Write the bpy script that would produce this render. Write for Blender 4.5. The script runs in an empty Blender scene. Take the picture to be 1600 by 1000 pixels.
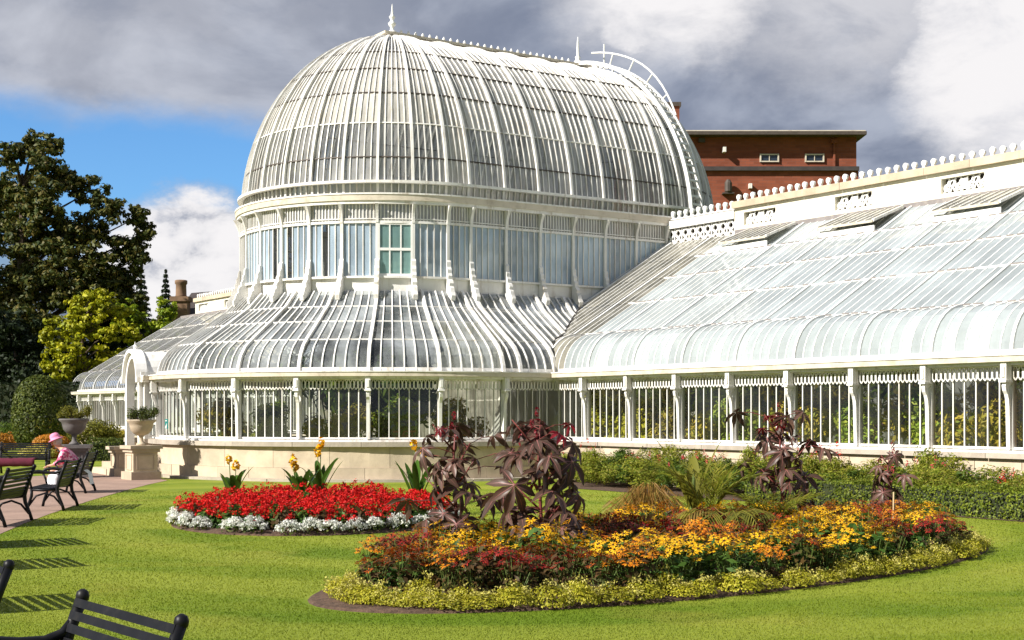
import bpy, math, random
import numpy as np
from mathutils import Vector, Matrix

S = bpy.context.scene
COL = S.collection
R = math.radians
rng = np.random.default_rng(11)
random.seed(5)

# ------------------------------------------------------------------ camera, sun, sky, exposure
EYE = 1.82
FPX = 2228.0
cd = bpy.data.cameras.new('camera')
cam = bpy.data.objects.new('camera', cd); COL.objects.link(cam)
cam.location = (0, 0, EYE)
cam.rotation_euler = (R(90), 0, 0)
cd.sensor_width = 36.0
cd.lens = FPX / 1600 * 36.0
cd.shift_y = 145 / 1600
cd.clip_start = 0.1
cd.clip_end = 6000
S.camera = cam

SUN_AZ = np.array([-0.86, -0.51]); SUN_AZ /= np.linalg.norm(SUN_AZ)
SUN_EL = R(36)
sd = bpy.data.lights.new('sun', 'SUN')
sd.energy = 5.0; sd.angle = R(0.53); sd.color = (1.0, 0.95, 0.87)
sun = bpy.data.objects.new('sun', sd); COL.objects.link(sun)
sv = Vector((SUN_AZ[0] * math.cos(SUN_EL), SUN_AZ[1] * math.cos(SUN_EL), math.sin(SUN_EL)))
sun.rotation_euler = sv.to_track_quat('Z', 'Y').to_euler()
sun.location = (-40, -30, 40)

S.render.engine = 'CYCLES'
S.view_settings.view_transform = 'Standard'
S.view_settings.look = 'None'
S.view_settings.gamma = 1.0
S.view_settings.use_curve_mapping = False
S.view_settings.exposure = 0.80
S.cycles.use_denoising = True
S.cycles.max_bounces = 8
S.cycles.diffuse_bounces = 3
S.cycles.glossy_bounces = 3
S.cycles.transmission_bounces = 4
S.cycles.transparent_max_bounces = 16
S.cycles.caustics_reflective = False
S.cycles.caustics_refractive = False
S.cycles.sample_clamp_indirect = 6


class NT:
    """tiny node helper"""
    def __init__(self, tree):
        self.t = tree; self.t.nodes.clear()
    def n(self, typ, ins=None, **kw):
        nd = self.t.nodes.new(typ)
        for k, v in kw.items():
            setattr(nd, k, v)
        for k, v in (ins or {}).items():
            s = nd.inputs[k]
            if hasattr(v, 'is_output'):
                self.t.links.new(v, s)
            elif isinstance(v, (tuple, list)) and s.type == 'RGBA' and len(v) == 3:
                s.default_value = (*v, 1)
            else:
                s.default_value = v
        return nd
    def math(self, op, a, b=0.0, c=None, clamp=False):
        ins = {0: a, 1: b}
        if c is not None: ins[2] = c
        return self.n('ShaderNodeMath', ins, operation=op, use_clamp=clamp).outputs[0]
    def mix(self, f, a, b, blend='MIX'):
        nd = self.n('ShaderNodeMix', data_type='RGBA', blend_type=blend)
        for i, v in ((0, f), (6, a), (7, b)):
            s = nd.inputs[i]
            if hasattr(v, 'is_output'): self.t.links.new(v, s)
            elif isinstance(v, (tuple, list)): s.default_value = (*v[:3], 1)
            else: s.default_value = v
        return nd.outputs[2]
    def smooth(self, v, lo, hi, a=0.0, b=1.0):
        return self.n('ShaderNodeMapRange', {'Value': v, 'From Min': lo, 'From Max': hi, 'To Min': a, 'To Max': b},
                      interpolation_type='SMOOTHSTEP', clamp=True).outputs[0]
    def noise(self, vec, scale, detail=4, rough=0.55, dist=0.0):
        ins = {'Scale': scale, 'Detail': detail, 'Roughness': rough, 'Distortion': dist}
        if vec is not None: ins['Vector'] = vec
        return self.n('ShaderNodeTexNoise', ins)


def build_world():
    w = bpy.data.worlds.new('World'); S.world = w; w.use_nodes = True
    T = NT(w.node_tree)
    STR = 0.072
    sky = T.n('ShaderNodeTexSky', sky_type='NISHITA', sun_disc=False)
    sky.sun_elevation = SUN_EL
    sky.sun_rotation = math.atan2(SUN_AZ[0], SUN_AZ[1])
    sky.air_density = 1.0; sky.dust_density = 0.4; sky.ozone_density = 2.5
    co = T.n('ShaderNodeTexCoord').outputs['Generated']
    # cumulus field on the direction vector, flattened vertically
    flat = T.n('ShaderNodeMapping', {'Vector': co, 'Scale': (1.0, 1.0, 1.9)}).outputs[0]
    warp = T.noise(flat, 5.0, 10, 0.68)
    wv = T.n('ShaderNodeVectorMath', {0: warp.outputs['Color'], 1: (0.5, 0.5, 0.5)}, operation='SUBTRACT').outputs[0]
    wv = T.n('ShaderNodeVectorMath', {0: wv, 'Scale': 0.11}, operation='SCALE').outputs[0]
    cw = T.n('ShaderNodeVectorMath', {0: co, 1: wv}, operation='ADD').outputs[0]
    wv2 = T.n('ShaderNodeVectorMath', {0: wv, 'Scale': 0.45}, operation='SCALE').outputs[0]
    cw2 = T.n('ShaderNodeVectorMath', {0: co, 1: wv2}, operation='ADD').outputs[0]

    def blob(px, py, rad, soft, sx=1.0, sz=1.0, vec=None):
        """a cloud or a gap round one direction of the sky, ragged by the warp"""
        d = Vector(((px - 800) / FPX, 1.0, (645 - py) / FPX)).normalized()
        q = T.n('ShaderNodeVectorMath', {0: vec if vec is not None else cw, 1: tuple(d)}, operation='SUBTRACT').outputs[0]
        q = T.n('ShaderNodeVectorMath', {0: q, 1: (sx, 1.0, sz)}, operation='MULTIPLY').outputs[0]
        ln = T.n('ShaderNodeVectorMath', {0: q}, operation='LENGTH').outputs['Value']
        return T.smooth(ln, rad * (1 - soft), rad * (1 + soft), 1.0, 0.0)
    cover = T.smooth(T.noise(flat, 2.3, 5, 0.55).outputs['Fac'], 0.30, 0.42)
    gap = T.math('MAXIMUM', blob(250, 290, 0.085, 0.30, 0.55, 1.75, cw2), blob(-60, 240, 0.06, 0.4, 0.6, 1.5, cw2))
    gap = T.math('MAXIMUM', gap, blob(-500, 330, 0.12, 0.5, 0.6, 1.2))
    home = blob(800, 250, 0.62, 0.25, 1.0, 1.0, co)          # the cloud bank over the garden
    cover = T.math('MAXIMUM', cover, home)
    cover = T.math('MULTIPLY', cover, T.math('SUBTRACT', 1.0, gap))
    puff = blob(300, 425, 0.055, 0.22, 0.85, 1.0)
    cover = T.math('MAXIMUM', cover, puff)
    # cloud tone: lavender grey bellies to white tops
    fb = T.noise(T.n('ShaderNodeVectorMath', {0: flat, 1: (3.1, 0.4, 7.7)}, operation='ADD').outputs[0], 6.5, 6, 0.55, 0.4).outputs['Fac']
    tone = T.smooth(fb, 0.40, 0.63)
    greys = T.mix(tone, (0.20, 0.238, 0.335), (0.43, 0.472, 0.575))
    fine = T.noise(flat, 17.0, 6, 0.6, 0.3).outputs['Fac']
    white = T.math('MAXIMUM', blob(1600, 85, 0.066, 0.30, 1.0, 0.8), blob(1050, 0, 0.060, 0.6, 0.9, 1.3))
    white = T.math('MAXIMUM', white, T.math('MULTIPLY', blob(1330, -20, 0.075, 0.6, 0.8, 1.2), 0.6))
    white = T.math('MAXIMUM', white, T.math('MULTIPLY', blob(985, 62, 0.022, 0.4), 0.9))
    white = T.math('MAXIMUM', white, T.math('MULTIPLY', puff, T.smooth(fine, 0.24, 0.44)))
    white = T.math('MAXIMUM', white, T.math('MULTIPLY', blob(100, -40, 0.10, 0.8, 0.5, 1.0), 0.30))
    white = T.math('MULTIPLY', white, T.smooth(fine, 0.22, 0.56, 0.55, 1.0))
    cl = T.mix(white, greys, (0.95, 0.93, 0.94))
    cl = T.n('ShaderNodeVectorMath', {0: cl, 'Scale': 0.565 / STR}, operation='SCALE').outputs[0]
    tint = T.mix(1.0, sky.outputs[0], (0.62, 0.98, 1.32), 'MULTIPLY')
    col = T.mix(cover, tint, cl)
    bg = T.n('ShaderNodeBackground', {'Color': col, 'Strength': STR})
    T.n('ShaderNodeOutputWorld', {'Surface': bg.outputs[0]})
build_world()


# ------------------------------------------------------------------ materials
def new_mat(name):
    m = bpy.data.materials.new(name); m.use_nodes = True
    return m, NT(m.node_tree)

def mat_solid(name, col, rough=0.6, var=0.2, scale=3.0, dirt=None, damt=0.5, dscale=1.5, bump=0.0, bscale=30.0, spec=0.4, metal=0.0, streak=False, rand=0.0):
    m, T = new_mat(name)
    co = T.n('ShaderNodeTexCoord').outputs['Object']
    nz = T.noise(co, scale, 6, 0.6).outputs['Fac']
    dark = tuple(c * (1 - var) for c in col); lite = tuple(min(0.9, c * (1 + var)) for c in col)
    c = T.mix(T.smooth(nz, 0.3, 0.7), dark, lite)
    if dirt:
        v = co
        if streak: v = T.n('ShaderNodeMapping', {'Vector': co, 'Scale': (1, 1, 0.15)}).outputs[0]
        dn = T.noise(v, dscale, 7, 0.68, 0.3).outputs['Fac']
        c = T.mix(T.math('MULTIPLY', T.smooth(dn, 0.48, 0.72), damt), c, dirt)
    if rand:
        oi = T.n('ShaderNodeObjectInfo').outputs['Random']
        k = T.smooth(oi, 0, 1, 1 - rand, 1 + rand)
        c = T.n('ShaderNodeVectorMath', {0: c, 'Scale': k}, operation='SCALE').outputs[0]
    p = T.n('ShaderNodeBsdfPrincipled', {'Base Color': c, 'Roughness': rough, 'Specular IOR Level': spec, 'Metallic': metal})
    if bump:
        bn = T.noise(co, bscale, 5, 0.6).outputs['Fac']
        b = T.n('ShaderNodeBump', {'Strength': bump, 'Distance': 0.02, 'Height': bn})
        T.t.links.new(b.outputs[0], p.inputs['Normal'])
    T.n('ShaderNodeOutputMaterial', {'Surface': p.outputs[0]})
    return m

def mat_leaf(name, cols, trans=0.35, rough=0.55, objvar=0.12, spec=0.25):
    """leaf colours picked per leaf; thin so light comes through"""
    m, T = new_mat(name)
    g = T.n('ShaderNodeNewGeometry').outputs['Random Per Island']
    cr = T.n('ShaderNodeValToRGB', {'Fac': g})
    el = cr.color_ramp.elements
    while len(el) < len(cols): el.new(0.5)
    for i, c in enumerate(cols):
        el[i].position = i / max(1, len(cols) - 1); el[i].color = (*c, 1)
    oi = T.n('ShaderNodeObjectInfo').outputs['Random']
    c = T.n('ShaderNodeVectorMath', {0: cr.outputs[0], 'Scale': T.smooth(oi, 0, 1, 1 - objvar, 1 + objvar)}, operation='SCALE').outputs[0]
    co = T.n('ShaderNodeTexCoord').outputs['Object']
    c = T.mix(T.smooth(T.noise(co, 1.3, 3).outputs['Fac'], 0.35, 0.65), c, T.n('ShaderNodeVectorMath', {0: c, 'Scale': 0.68}, operation='SCALE').outputs[0])
    p = T.n('ShaderNodeBsdfPrincipled', {'Base Color': c, 'Roughness': rough, 'Specular IOR Level': spec})
    tr = T.n('ShaderNodeBsdfTranslucent', {'Color': c})
    mx = T.n('ShaderNodeMixShader', {0: trans, 1: p.outputs[0], 2: tr.outputs[0]})
    T.n('ShaderNodeOutputMaterial', {'Surface': mx.outputs[0]})
    return m

def mat_glass(name, tint=(0.8, 0.84, 0.82), film=(0.45, 0.45, 0.42), famt=(0.1, 0.4), fscale=1.2, refl=1.0, rough=0.03, trans=0.4, wob=0.02, rand=0.0):
    """window glass: clear pane, a film of grime, whitewash or painted-in glare and shade on it, and the pane's reflection"""
    m, T = new_mat(name)
    co = T.n('ShaderNodeTexCoord').outputs['Object']
    sv_ = T.n('ShaderNodeMapping', {'Vector': co, 'Scale': (1, 1, 0.45)}).outputs[0]
    nz = T.noise(sv_, fscale, 7, 0.65, 0.2).outputs['Fac']
    oi = T.n('ShaderNodeObjectInfo').outputs['Random']
    clear = T.n('ShaderNodeBsdfTransparent', {'Color': tint})
    filmc = T.n('ShaderNodeVectorMath', {0: film, 'Scale': T.smooth(nz, 0.25, 0.75, 0.82, 1.15)}, operation='SCALE').outputs[0]
    filmc = T.n('ShaderNodeVectorMath', {0: filmc, 'Scale': T.smooth(oi, 0, 1, 0.94, 1.06)}, operation='SCALE').outputs[0]
    df = T.n('ShaderNodeBsdfDiffuse', {'Color': filmc})
    tl = T.n('ShaderNodeBsdfTranslucent', {'Color': filmc})
    fl = T.n('ShaderNodeMixShader', {0: trans, 1: df.outputs[0], 2: tl.outputs[0]})
    fa = T.smooth(nz, 0.32, 0.68, famt[0], famt[1])
    if rand:
        fa = T.math('ADD', fa, T.math('MULTIPLY', T.math('SUBTRACT', oi, 0.5), rand), clamp=True)
    body = T.n('ShaderNodeMixShader', {0: fa, 1: clear.outputs[0], 2: fl.outputs[0]})
    bn = T.noise(co, 2.2, 2).outputs['Fac']
    b = T.n('ShaderNodeBump', {'Strength': wob, 'Distance': 0.3, 'Height': bn})
    fr = T.n('ShaderNodeFresnel', {'IOR': 1.52, 'Normal': b.outputs[0]})
    gl = T.n('ShaderNodeBsdfGlossy', {'Color': (1, 1, 1), 'Roughness': rough, 'Normal': b.outputs[0]})
    mx = T.n('ShaderNodeMixShader', {0: T.math('MULTIPLY', fr.outputs[0], refl, clamp=True), 1: body.outputs[0], 2: gl.outputs[0]})
    T.n('ShaderNodeOutputMaterial', {'Surface': mx.outputs[0]})
    return m

MT = {}
MT['white'] = mat_solid('white_paint', (0.77, 0.755, 0.72), 0.5, 0.06, 2.0, (0.40, 0.33, 0.24), 0.72, 4.2, streak=True)
MT['white_clean'] = mat_solid('white_paint_fresh', (0.80, 0.79, 0.765), 0.45, 0.04, 2.0, (0.50, 0.45, 0.37), 0.35, 2.0)
MT['cream'] = mat_solid('cream_render', (0.76, 0.72, 0.61), 0.75, 0.05, 1.2, (0.60, 0.53, 0.40), 0.5, 0.9, streak=True, bump=0.1, bscale=25)
MT['gutter'] = mat_solid('gutter_paint', (0.60, 0.535, 0.43), 0.55, 0.08, 1.5, (0.30, 0.24, 0.17), 0.6, 2.5)
MT['sandstone'] = mat_solid('sandstone', (0.50, 0.41, 0.30), 0.85, 0.14, 1.8, (0.34, 0.27, 0.19), 0.55, 1.7, bump=0.25, bscale=35, rand=0.12)
MT['greystone'] = mat_solid('weathered_stone', (0.40, 0.345, 0.28), 0.85, 0.15, 3.0, (0.24, 0.22, 0.19), 0.6, 3.0, bump=0.3, bscale=35, rand=0.1)
MT['darkstone'] = mat_solid('dark_cast_stone', (0.12, 0.11, 0.11), 0.7, 0.2, 4.0, (0.06, 0.055, 0.05), 0.5, 3.0, bump=0.2)
MT['lead'] = mat_solid('lead_flashing', (0.24, 0.215, 0.21), 0.55, 0.15, 2.0, (0.38, 0.34, 0.28), 0.5, 4.0)
MT['metal_and_shade'] = mat_solid('dark_metal_and_shade', (0.07, 0.055, 0.045), 0.6, 0.2, 5.0)
MT['bench'] = mat_solid('black_bench_paint', (0.006, 0.006, 0.008), 0.45, 0.3, 6.0, (0.03, 0.026, 0.022), 0.4, 9.0, spec=0.22)
MT['soil'] = mat_solid('bed_soil', (0.085, 0.05, 0.032), 0.95, 0.4, 9.0, (0.15, 0.10, 0.07), 0.7, 14.0, bump=1.0, bscale=40)
MT['floor_in'] = mat_solid('indoor_paving', (0.22, 0.19, 0.16), 0.8, 0.2, 2.0)
MT['g_dome'] = mat_glass('dome_glass', (0.60, 0.62, 0.60), (0.70, 0.67, 0.61), (0.68, 0.94), 0.7, 1.0, 0.05, 0.30, 0.015, 0.25)
MT['g_dome_low'] = mat_glass('darkened_dome_glass', (0.62, 0.65, 0.66), (0.52, 0.51, 0.49), (0.20, 0.68), 0.45, 1.1, 0.035, 0.30, 0.02, 0.30)  # thinner, darker film paints in dark reflections and the dim inside
MT['g_clear'] = mat_glass('clear_glass', (0.90, 0.93, 0.91), (0.42, 0.42, 0.38), (0.0, 0.06), 1.5, 1.0, 0.02, 0.4, 0.012)
MT['g_skirt'] = mat_glass('lean_to_glass', (0.70, 0.75, 0.76), (0.54, 0.58, 0.60), (0.16, 0.60), 0.8, 1.0, 0.03, 0.35, 0.02, 0.25)  # film raised to paint in glare of the reflected sky
MT['g_white'] = mat_glass('whitewashed_glass', (0.8, 0.85, 0.88), (0.50, 0.555, 0.57), (0.86, 0.98), 0.7, 0.9, 0.07, 0.34, 0.015, 0.16)
MT['g_drum'] = mat_glass('shaded_drum_glass', (0.7, 0.8, 0.88), (0.50, 0.63, 0.76), (0.70, 0.97), 0.8, 1.0, 0.06, 0.30, 0.02, 0.30)
MT['g_grey'] = mat_glass('weathered_roof_glass', (0.6, 0.62, 0.58), (0.33, 0.315, 0.265), (0.5, 0.88), 1.4, 0.9, 0.10, 0.35, 0.02, 0.3)
MT['g_teal'] = mat_glass('teal_door_glass', (0.4, 0.6, 0.58), (0.26, 0.44, 0.42), (0.7, 0.85), 1.0, 0.8, 0.05, 0.3)


# ------------------------------------------------------------------ mesh helpers
def V3(*a): return Vector(a)

class MB:
    def __init__(self): self.v = []; self.f = []
    def add(self, vs, fs):
        o = len(self.v)
        self.v += [tuple(p) for p in vs]; self.f += [tuple(i + o for i in f) for f in fs]
        return self
    def box(self, c, s, rz=0.0, rot=None):
        c = Vector(c); M_ = rot if rot is not None else Matrix.Rotation(rz, 3, 'Z')
        vs = [c + M_ @ Vector((x * s[0] / 2, y * s[1] / 2, z * s[2] / 2)) for z in (-1, 1) for y in (-1, 1) for x in (-1, 1)]
        return self.add(vs, [(0, 2, 3, 1), (4, 5, 7, 6), (0, 1, 5, 4), (2, 6, 7, 3), (0, 4, 6, 2), (1, 3, 7, 5)])
    def hexa(self, p):
        return self.add(p, [(0, 3, 2, 1), (4, 5, 6, 7), (0, 1, 5, 4), (1, 2, 6, 5), (2, 3, 7, 6), (3, 0, 4, 7)])
    def bar(self, a, b, w, h, up=(0, 0, 1)):
        a = Vector(a); b = Vector(b); t = (b - a).normalized(); up = Vector(up)
        s = t.cross(up)
        if s.length < 1e-4: s = t.cross(Vector((1, 0, 0)))
        s.normalize(); u = s.cross(t)
        q = [(-1, -1), (1, -1), (1, 1), (-1, 1)]
        return self.hexa([a + s * (i * w / 2) + u * (j * h / 2) for i, j in q] + [b + s * (i * w / 2) + u * (j * h / 2) for i, j in q])
    def sweep(self, path, side, norm, w, h, lift=0.0):
        """rectangular section swept along a path; side and norm are a vector or one per point"""
        vs = []; n = len(path)
        for i, p in enumerate(path):
            p = Vector(p); s = Vector(side[i] if isinstance(side, list) else side); m = Vector(norm[i] if isinstance(norm, list) else norm)
            for x, y in ((-1, -1), (1, -1), (1, 1), (-1, 1)):
                vs.append(p + s * (x * w / 2) + m * (y * h / 2 + lift))
        fs = [(0, 3, 2, 1), tuple(4 * (n - 1) + k for k in (0, 1, 2, 3))]
        for i in range(n - 1):
            for k in range(4):
                fs.append((4 * i + k, 4 * i + (k + 1) % 4, 4 * i + 4 + (k + 1) % 4, 4 * i + 4 + k))
        return self.add(vs, fs)
    def tube(self, path, r, n=8, cap=True):
        P_ = [Vector(p) for p in path]; rs = r if isinstance(r, (list, tuple)) else [r] * len(P_)
        vs = []; ref = None
        for i, p in enumerate(P_):
            t = (P_[min(i + 1, len(P_) - 1)] - P_[max(i - 1, 0)]).normalized()
            if ref is None: ref = Vector((0, 0, 1)) if abs(t.z) < 0.9 else Vector((1, 0, 0))
            s = t.cross(ref); s.normalize(); u = s.cross(t); ref = u
            for k in range(n):
                a = 2 * math.pi * k / n
                vs.append(p + (s * math.cos(a) + u * math.sin(a)) * rs[i])
        fs = []
        for i in range(len(P_) - 1):
            for k in range(n):
                fs.append((i * n + k, i * n + (k + 1) % n, (i + 1) * n + (k + 1) % n, (i + 1) * n + k))
        if cap:
            fs.append(tuple(range(n - 1, -1, -1))); fs.append(tuple((len(P_) - 1) * n + k for k in range(n)))
        return self.add(vs, fs)
    def lathe(self, prof, c=(0, 0, 0), n=16):
        c = Vector(c); vs = []; m = len(prof)
        for r, z in prof:
            for k in range(n):
                a = 2 * math.pi * k / n
                vs.append(c + Vector((r * math.cos(a), r * math.sin(a), z)))
        fs = []
        for i in range(m - 1):
            for k in range(n):
                fs.append((i * n + k, i * n + (k + 1) % n, (i + 1) * n + (k + 1) % n, (i + 1) * n + k))
        fs.append(tuple(range(n - 1, -1, -1))); fs.append(tuple((m - 1) * n + k for k in range(n)))
        return self.add(vs, fs)
    def prism(self, poly, o, ex, ey, ez, t):
        """2d outline given thickness t along ez, centred"""
        o = Vector(o); ex = Vector(ex); ey = Vector(ey); ez = Vector(ez); n = len(poly)
        vs = [o + ex * x + ey * y - ez * (t / 2) for x, y in poly] + [o + ex * x + ey * y + ez * (t / 2) for x, y in poly]
        fs = [tuple(range(n - 1, -1, -1)), tuple(range(n, 2 * n))] + [(i, (i + 1) % n, n + (i + 1) % n, n + i) for i in range(n)]
        return self.add(vs, fs)

OFF = {}      # frame offset of each thing's root

def mesh_of(name, vs, fs, mats, smooth=False, off=None):
    me = bpy.data.meshes.new(name)
    if off is not None: vs = [(p[0] - off[0], p[1] - off[1], p[2] - off[2]) for p in vs]
    me.from_pydata(vs, [], fs)
    for m in (mats if isinstance(mats, (list, tuple)) else [mats]): me.materials.append(m)
    if smooth: me.shade_smooth()
    return me

def link(name, me, parent=None):
    o = bpy.data.objects.new(name, me); COL.objects.link(o)
    if parent is not None: o.parent = parent
    return o

def obj(name, mb, mat, parent=None, smooth=False, kind=None, label=None):
    off = OFF.get(root_of(parent).name) if parent is not None else None
    o = link(name, mesh_of(name, mb.v, mb.f, mat, smooth, off), parent)
    if kind: o['kind'] = kind
    if label: o['label'] = label
    return o

def root_of(o):
    while o.parent is not None: o = o.parent
    return o

def tag(o, label, cat, group=None, kind=None):
    o['label'] = label; o['category'] = cat
    if group: o['group'] = group
    if kind: o['kind'] = kind
    return o

def thing(name, label, cat, loc=(0, 0, 0), rz=0.0, group=None, off=None):
    o = bpy.data.objects.new(name, None); COL.objects.link(o)
    o.empty_display_size = 0.3
    o.location = loc; o.rotation_euler = (0, 0, rz)
    tag(o, label, cat, group)
    if off is not None: OFF[o.name] = off
    return o

def dup(o, loc, rz=0.0, sc=1.0, label=None, group=None):
    c = o.copy(); COL.objects.link(c)
    c.location = loc; c.rotation_euler = (0, 0, rz)
    c.scale = (sc, sc, sc) if not isinstance(sc, tuple) else sc
    if label: c['label'] = label
    if group: c['group'] = group
    for ch in o.children:
        d = ch.copy(); COL.objects.link(d); d.parent = c
        for g in ch.children:
            e = g.copy(); COL.objects.link(e); e.parent = d
    return c

def np_mesh(name, Vt, F, mats, mi=None, smooth=False):
    """quads from numpy arrays"""
    me = bpy.data.meshes.new(name)
    nv, nf, k = len(Vt), len(F), F.shape[1]
    me.vertices.add(nv); me.vertices.foreach_set('co', np.ascontiguousarray(Vt, dtype=np.float32).ravel())
    me.loops.add(nf * k); me.loops.foreach_set('vertex_index', np.ascontiguousarray(F, dtype=np.int32).ravel())
    me.polygons.add(nf); me.polygons.foreach_set('loop_start', np.arange(0, nf * k, k, dtype=np.int32))
    if mi is not None: me.polygons.foreach_set('material_index', np.ascontiguousarray(mi, dtype=np.int32))
    for m in (mats if isinstance(mats, (list, tuple)) else [mats]): me.materials.append(m)
    me.update(calc_edges=True)
    if smooth: me.shade_smooth()
    return me

def unit(a): return a / np.maximum(np.linalg.norm(a, axis=-1, keepdims=True), 1e-9)

def leaves(P_, N_, size, aspect=0.55, droop=0.0, up=0.3, jit=0.6, g=rng, fold=0.18):
    """one folded diamond (2 triangles as a quad bent on its midrib) per point; N_ is the way each leaf looks out"""
    n = len(P_)
    N_ = unit(unit(N_) + g.normal(0, jit, (n, 3)) + np.array([0, 0, up]))
    t = unit(np.cross(N_, g.normal(0, 1, (n, 3))))
    t[:, 2] -= droop; t = unit(t)
    b = unit(np.cross(N_, t)); N2 = np.cross(t, b)
    s = size * g.uniform(0.65, 1.3, (n, 1))
    a0 = P_ - t * s * 0.5; a2 = P_ + t * s * 0.5
    m = P_ + N2 * s * fold * 0.5
    a1 = m + b * s * aspect * 0.5; a3 = m - b * s * aspect * 0.5
    Vt = np.stack([a0, a1, a2, a3], 1).reshape(-1, 3)
    F = np.arange(4 * n).reshape(n, 4)
    return Vt, F

def sphere_pts(n, g=rng): return unit(g.normal(0, 1, (n, 3)))

def clump_cloud(centers, radii, per, shell=0.55, flat=0.8, g=rng):
    """leaf positions in ragged clumps: P, N"""
    Ps, Ns = [], []
    for c, r, k in zip(centers, radii, per):
        d = sphere_pts(int(k), g)
        rr = r * (shell + (1 - shell) * g.random((int(k), 1)) ** 0.7) * g.uniform(0.85, 1.12, (int(k), 1))
        p = np.asarray(c) + d * rr * np.array([1, 1, flat])
        Ps.append(p); Ns.append(d)
    return np.concatenate(Ps), np.concatenate(Ns)

def gpt(px, py, z=0.0):
    """ground point seen at a pixel of the photograph"""
    Y = (EYE - z) * FPX / (py - 645.0)
    return Vector(((px - 800) / FPX * Y, Y, z))

# ------------------------------------------------------------------ the palm house, in its own frame
# x runs along the dome's ridge (front end at x < 0), y away from the viewer's side, z up; origin under the front finial
C1 = Vector((-3.8, 45.0, 0.0)); TH = R(33.8)
A_ = Vector((math.cos(TH), math.sin(TH), 0)); B_ = Vector((-math.sin(TH), math.cos(TH), 0))
LR = 7.3                      # ridge length
R1 = 4.67                     # drum radius
R2 = 7.20                     # outer ring radius

def L2W(x, y, z=0.0): return C1 + A_ * x + B_ * y + Vector((0, 0, z))

def W2L(p):
    d = Vector(p) - C1
    return (d.dot(A_), d.dot(B_), d.z)

def st(kind, v):
    """station of the stadium plan: centre, outward direction, along direction"""
    if kind == 'S': return (v, 0, 0, -1)
    if kind == 'T': return (v, 0, 0, 1)
    a = R(v); cx = 0 if kind == 'A' else LR
    return (cx, 0, math.cos(a), math.sin(a))

def P3(s, r, z): return Vector((s[0] + s[2] * r, s[1] + s[3] * r, z))
def outw(s): return Vector((s[2], s[3], 0))
def along(s): return Vector((-s[3], s[2], 0))

def lerp(a, b, k): return a + (b - a) * k

# bays of drum and dome: (kind, v0, v1, panes)
BAYS = []
for k in range(6): BAYS.append(('S', LR * k / 6, LR * (k + 1) / 6, 6))
fa = [0, 9] + [9 + (162 / 13) * i for i in range(1, 14)] + [180]
for i in range(len(fa) - 1): BAYS.append(('B', -90 + fa[i], -90 + fa[i + 1], 4 if i in (0, len(fa) - 2) else 5))
for k in range(6): BAYS.append(('T', LR - LR * k / 6, LR - LR * (k + 1) / 6, 6))
for i in range(len(fa) - 1): BAYS.append(('A', 90 + fa[i], 90 + fa[i + 1], 4 if i in (0, len(fa) - 2) else 5))
def seen_bay(b):
    k, m = b[0], (b[1] + b[2]) / 2
    return k == 'S' or (k == 'A' and m > 178) or (k == 'B' and m < -15)

def dome_pt(s, t):
    """t: 0 at the springing .. 1 near the ridge"""
    t0 = math.asin((8.35 - 7.8) / 5.74); t1 = R(86.5)
    q = lerp(t0, t1, t)
    return P3(s, 4.62 * math.cos(q), 7.8 + 5.74 * math.sin(q))
def dome_t(z): 
    t0 = math.asin((8.35 - 7.8) / 5.74); t1 = R(86.5)
    return (math.asin(min(1, (z - 7.8) / 5.74)) - t0) / (t1 - t0)
def dome_n(s, t):
    e = 0.01
    d = (dome_pt(s, min(1, t + e)) - dome_pt(s, max(0, t - e))).normalized()
    n = along(s).cross(d); n.normalize()
    if n.dot(outw(s)) + n.z < 0: n = -n
    return n

rot_off = (0.0, 0.0, 0.0)
rotunda = thing('domed_palm_house', 'large white iron and glass palm house with tall oblong dome and curved lean-to', 'palm house', C1, TH, None, rot_off)

def sub_pts(b, n):
    return [st(b[0], lerp(b[1], b[2], i / n)) for i in range(n + 1)]

# --- dome: main ribs, glazing bars, purlins, panes
ROWS = [0.0] + [dome_t(z) for z in (9.09, 10.11, 11.07, 11.9, 12.55)] + [0.985]
bars_mb = MB()
for b in BAYS:
    s0 = st(b[0], b[1])
    ts = [i / 18 for i in range(19)]
    mb = MB()
    mb.sweep([dome_pt(s0, t) for t in ts], along(s0), [dome_n(s0, t) for t in ts], 0.072, 0.11, 0.03)
    obj('dome_rib', mb, MT['white'], rotunda)
    for i in range(1, b[3]):
        s = st(b[0], lerp(b[1], b[2], i / b[3]))
        top = 1.0 if b[0] in 'ST' else (0.97 if i % 2 == 0 else 0.84)
        tt = [top * j / 14 for j in range(15)]
        bars_mb.sweep([dome_pt(s, t) for t in tt], along(s), [dome_n(s, t) for t in tt], 0.029, 0.045, 0.01)
obj('dome_glazing_bar', bars_mb, MT['white'], rotunda, kind='stuff')
allst = []
for b in BAYS:
    allst += sub_pts(b, b[3])[:-1]
allst.append(allst[0])
for ri, t in enumerate(ROWS[1:-1]):
    mb = MB()
    path = [dome_pt(s, t) for s in allst]
    mb.sweep(path, [dome_n(s, t).cross(along(s)) for s in allst], [dome_n(s, t) for s in allst], 0.034 if ri != 1 else 0.032, 0.05, 0.006)
    obj('dome_purlin', mb, MT['metal_and_shade'] if ri != 1 else MT['white'], rotunda)
npane = 0; rest = MB()
def pane6(sa, sb, ta, tb, jl=0.0):
    tm = (ta + tb) / 2
    o = [dome_pt(sa, ta), dome_pt(sb, ta), dome_pt(sa, tm), dome_pt(sb, tm), dome_pt(sa, tb), dome_pt(sb, tb)]
    if jl:
        n_ = dome_n(sa, tm)
        o = [p + n_ * random.uniform(-jl, jl) for p in o]
    return o
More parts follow.
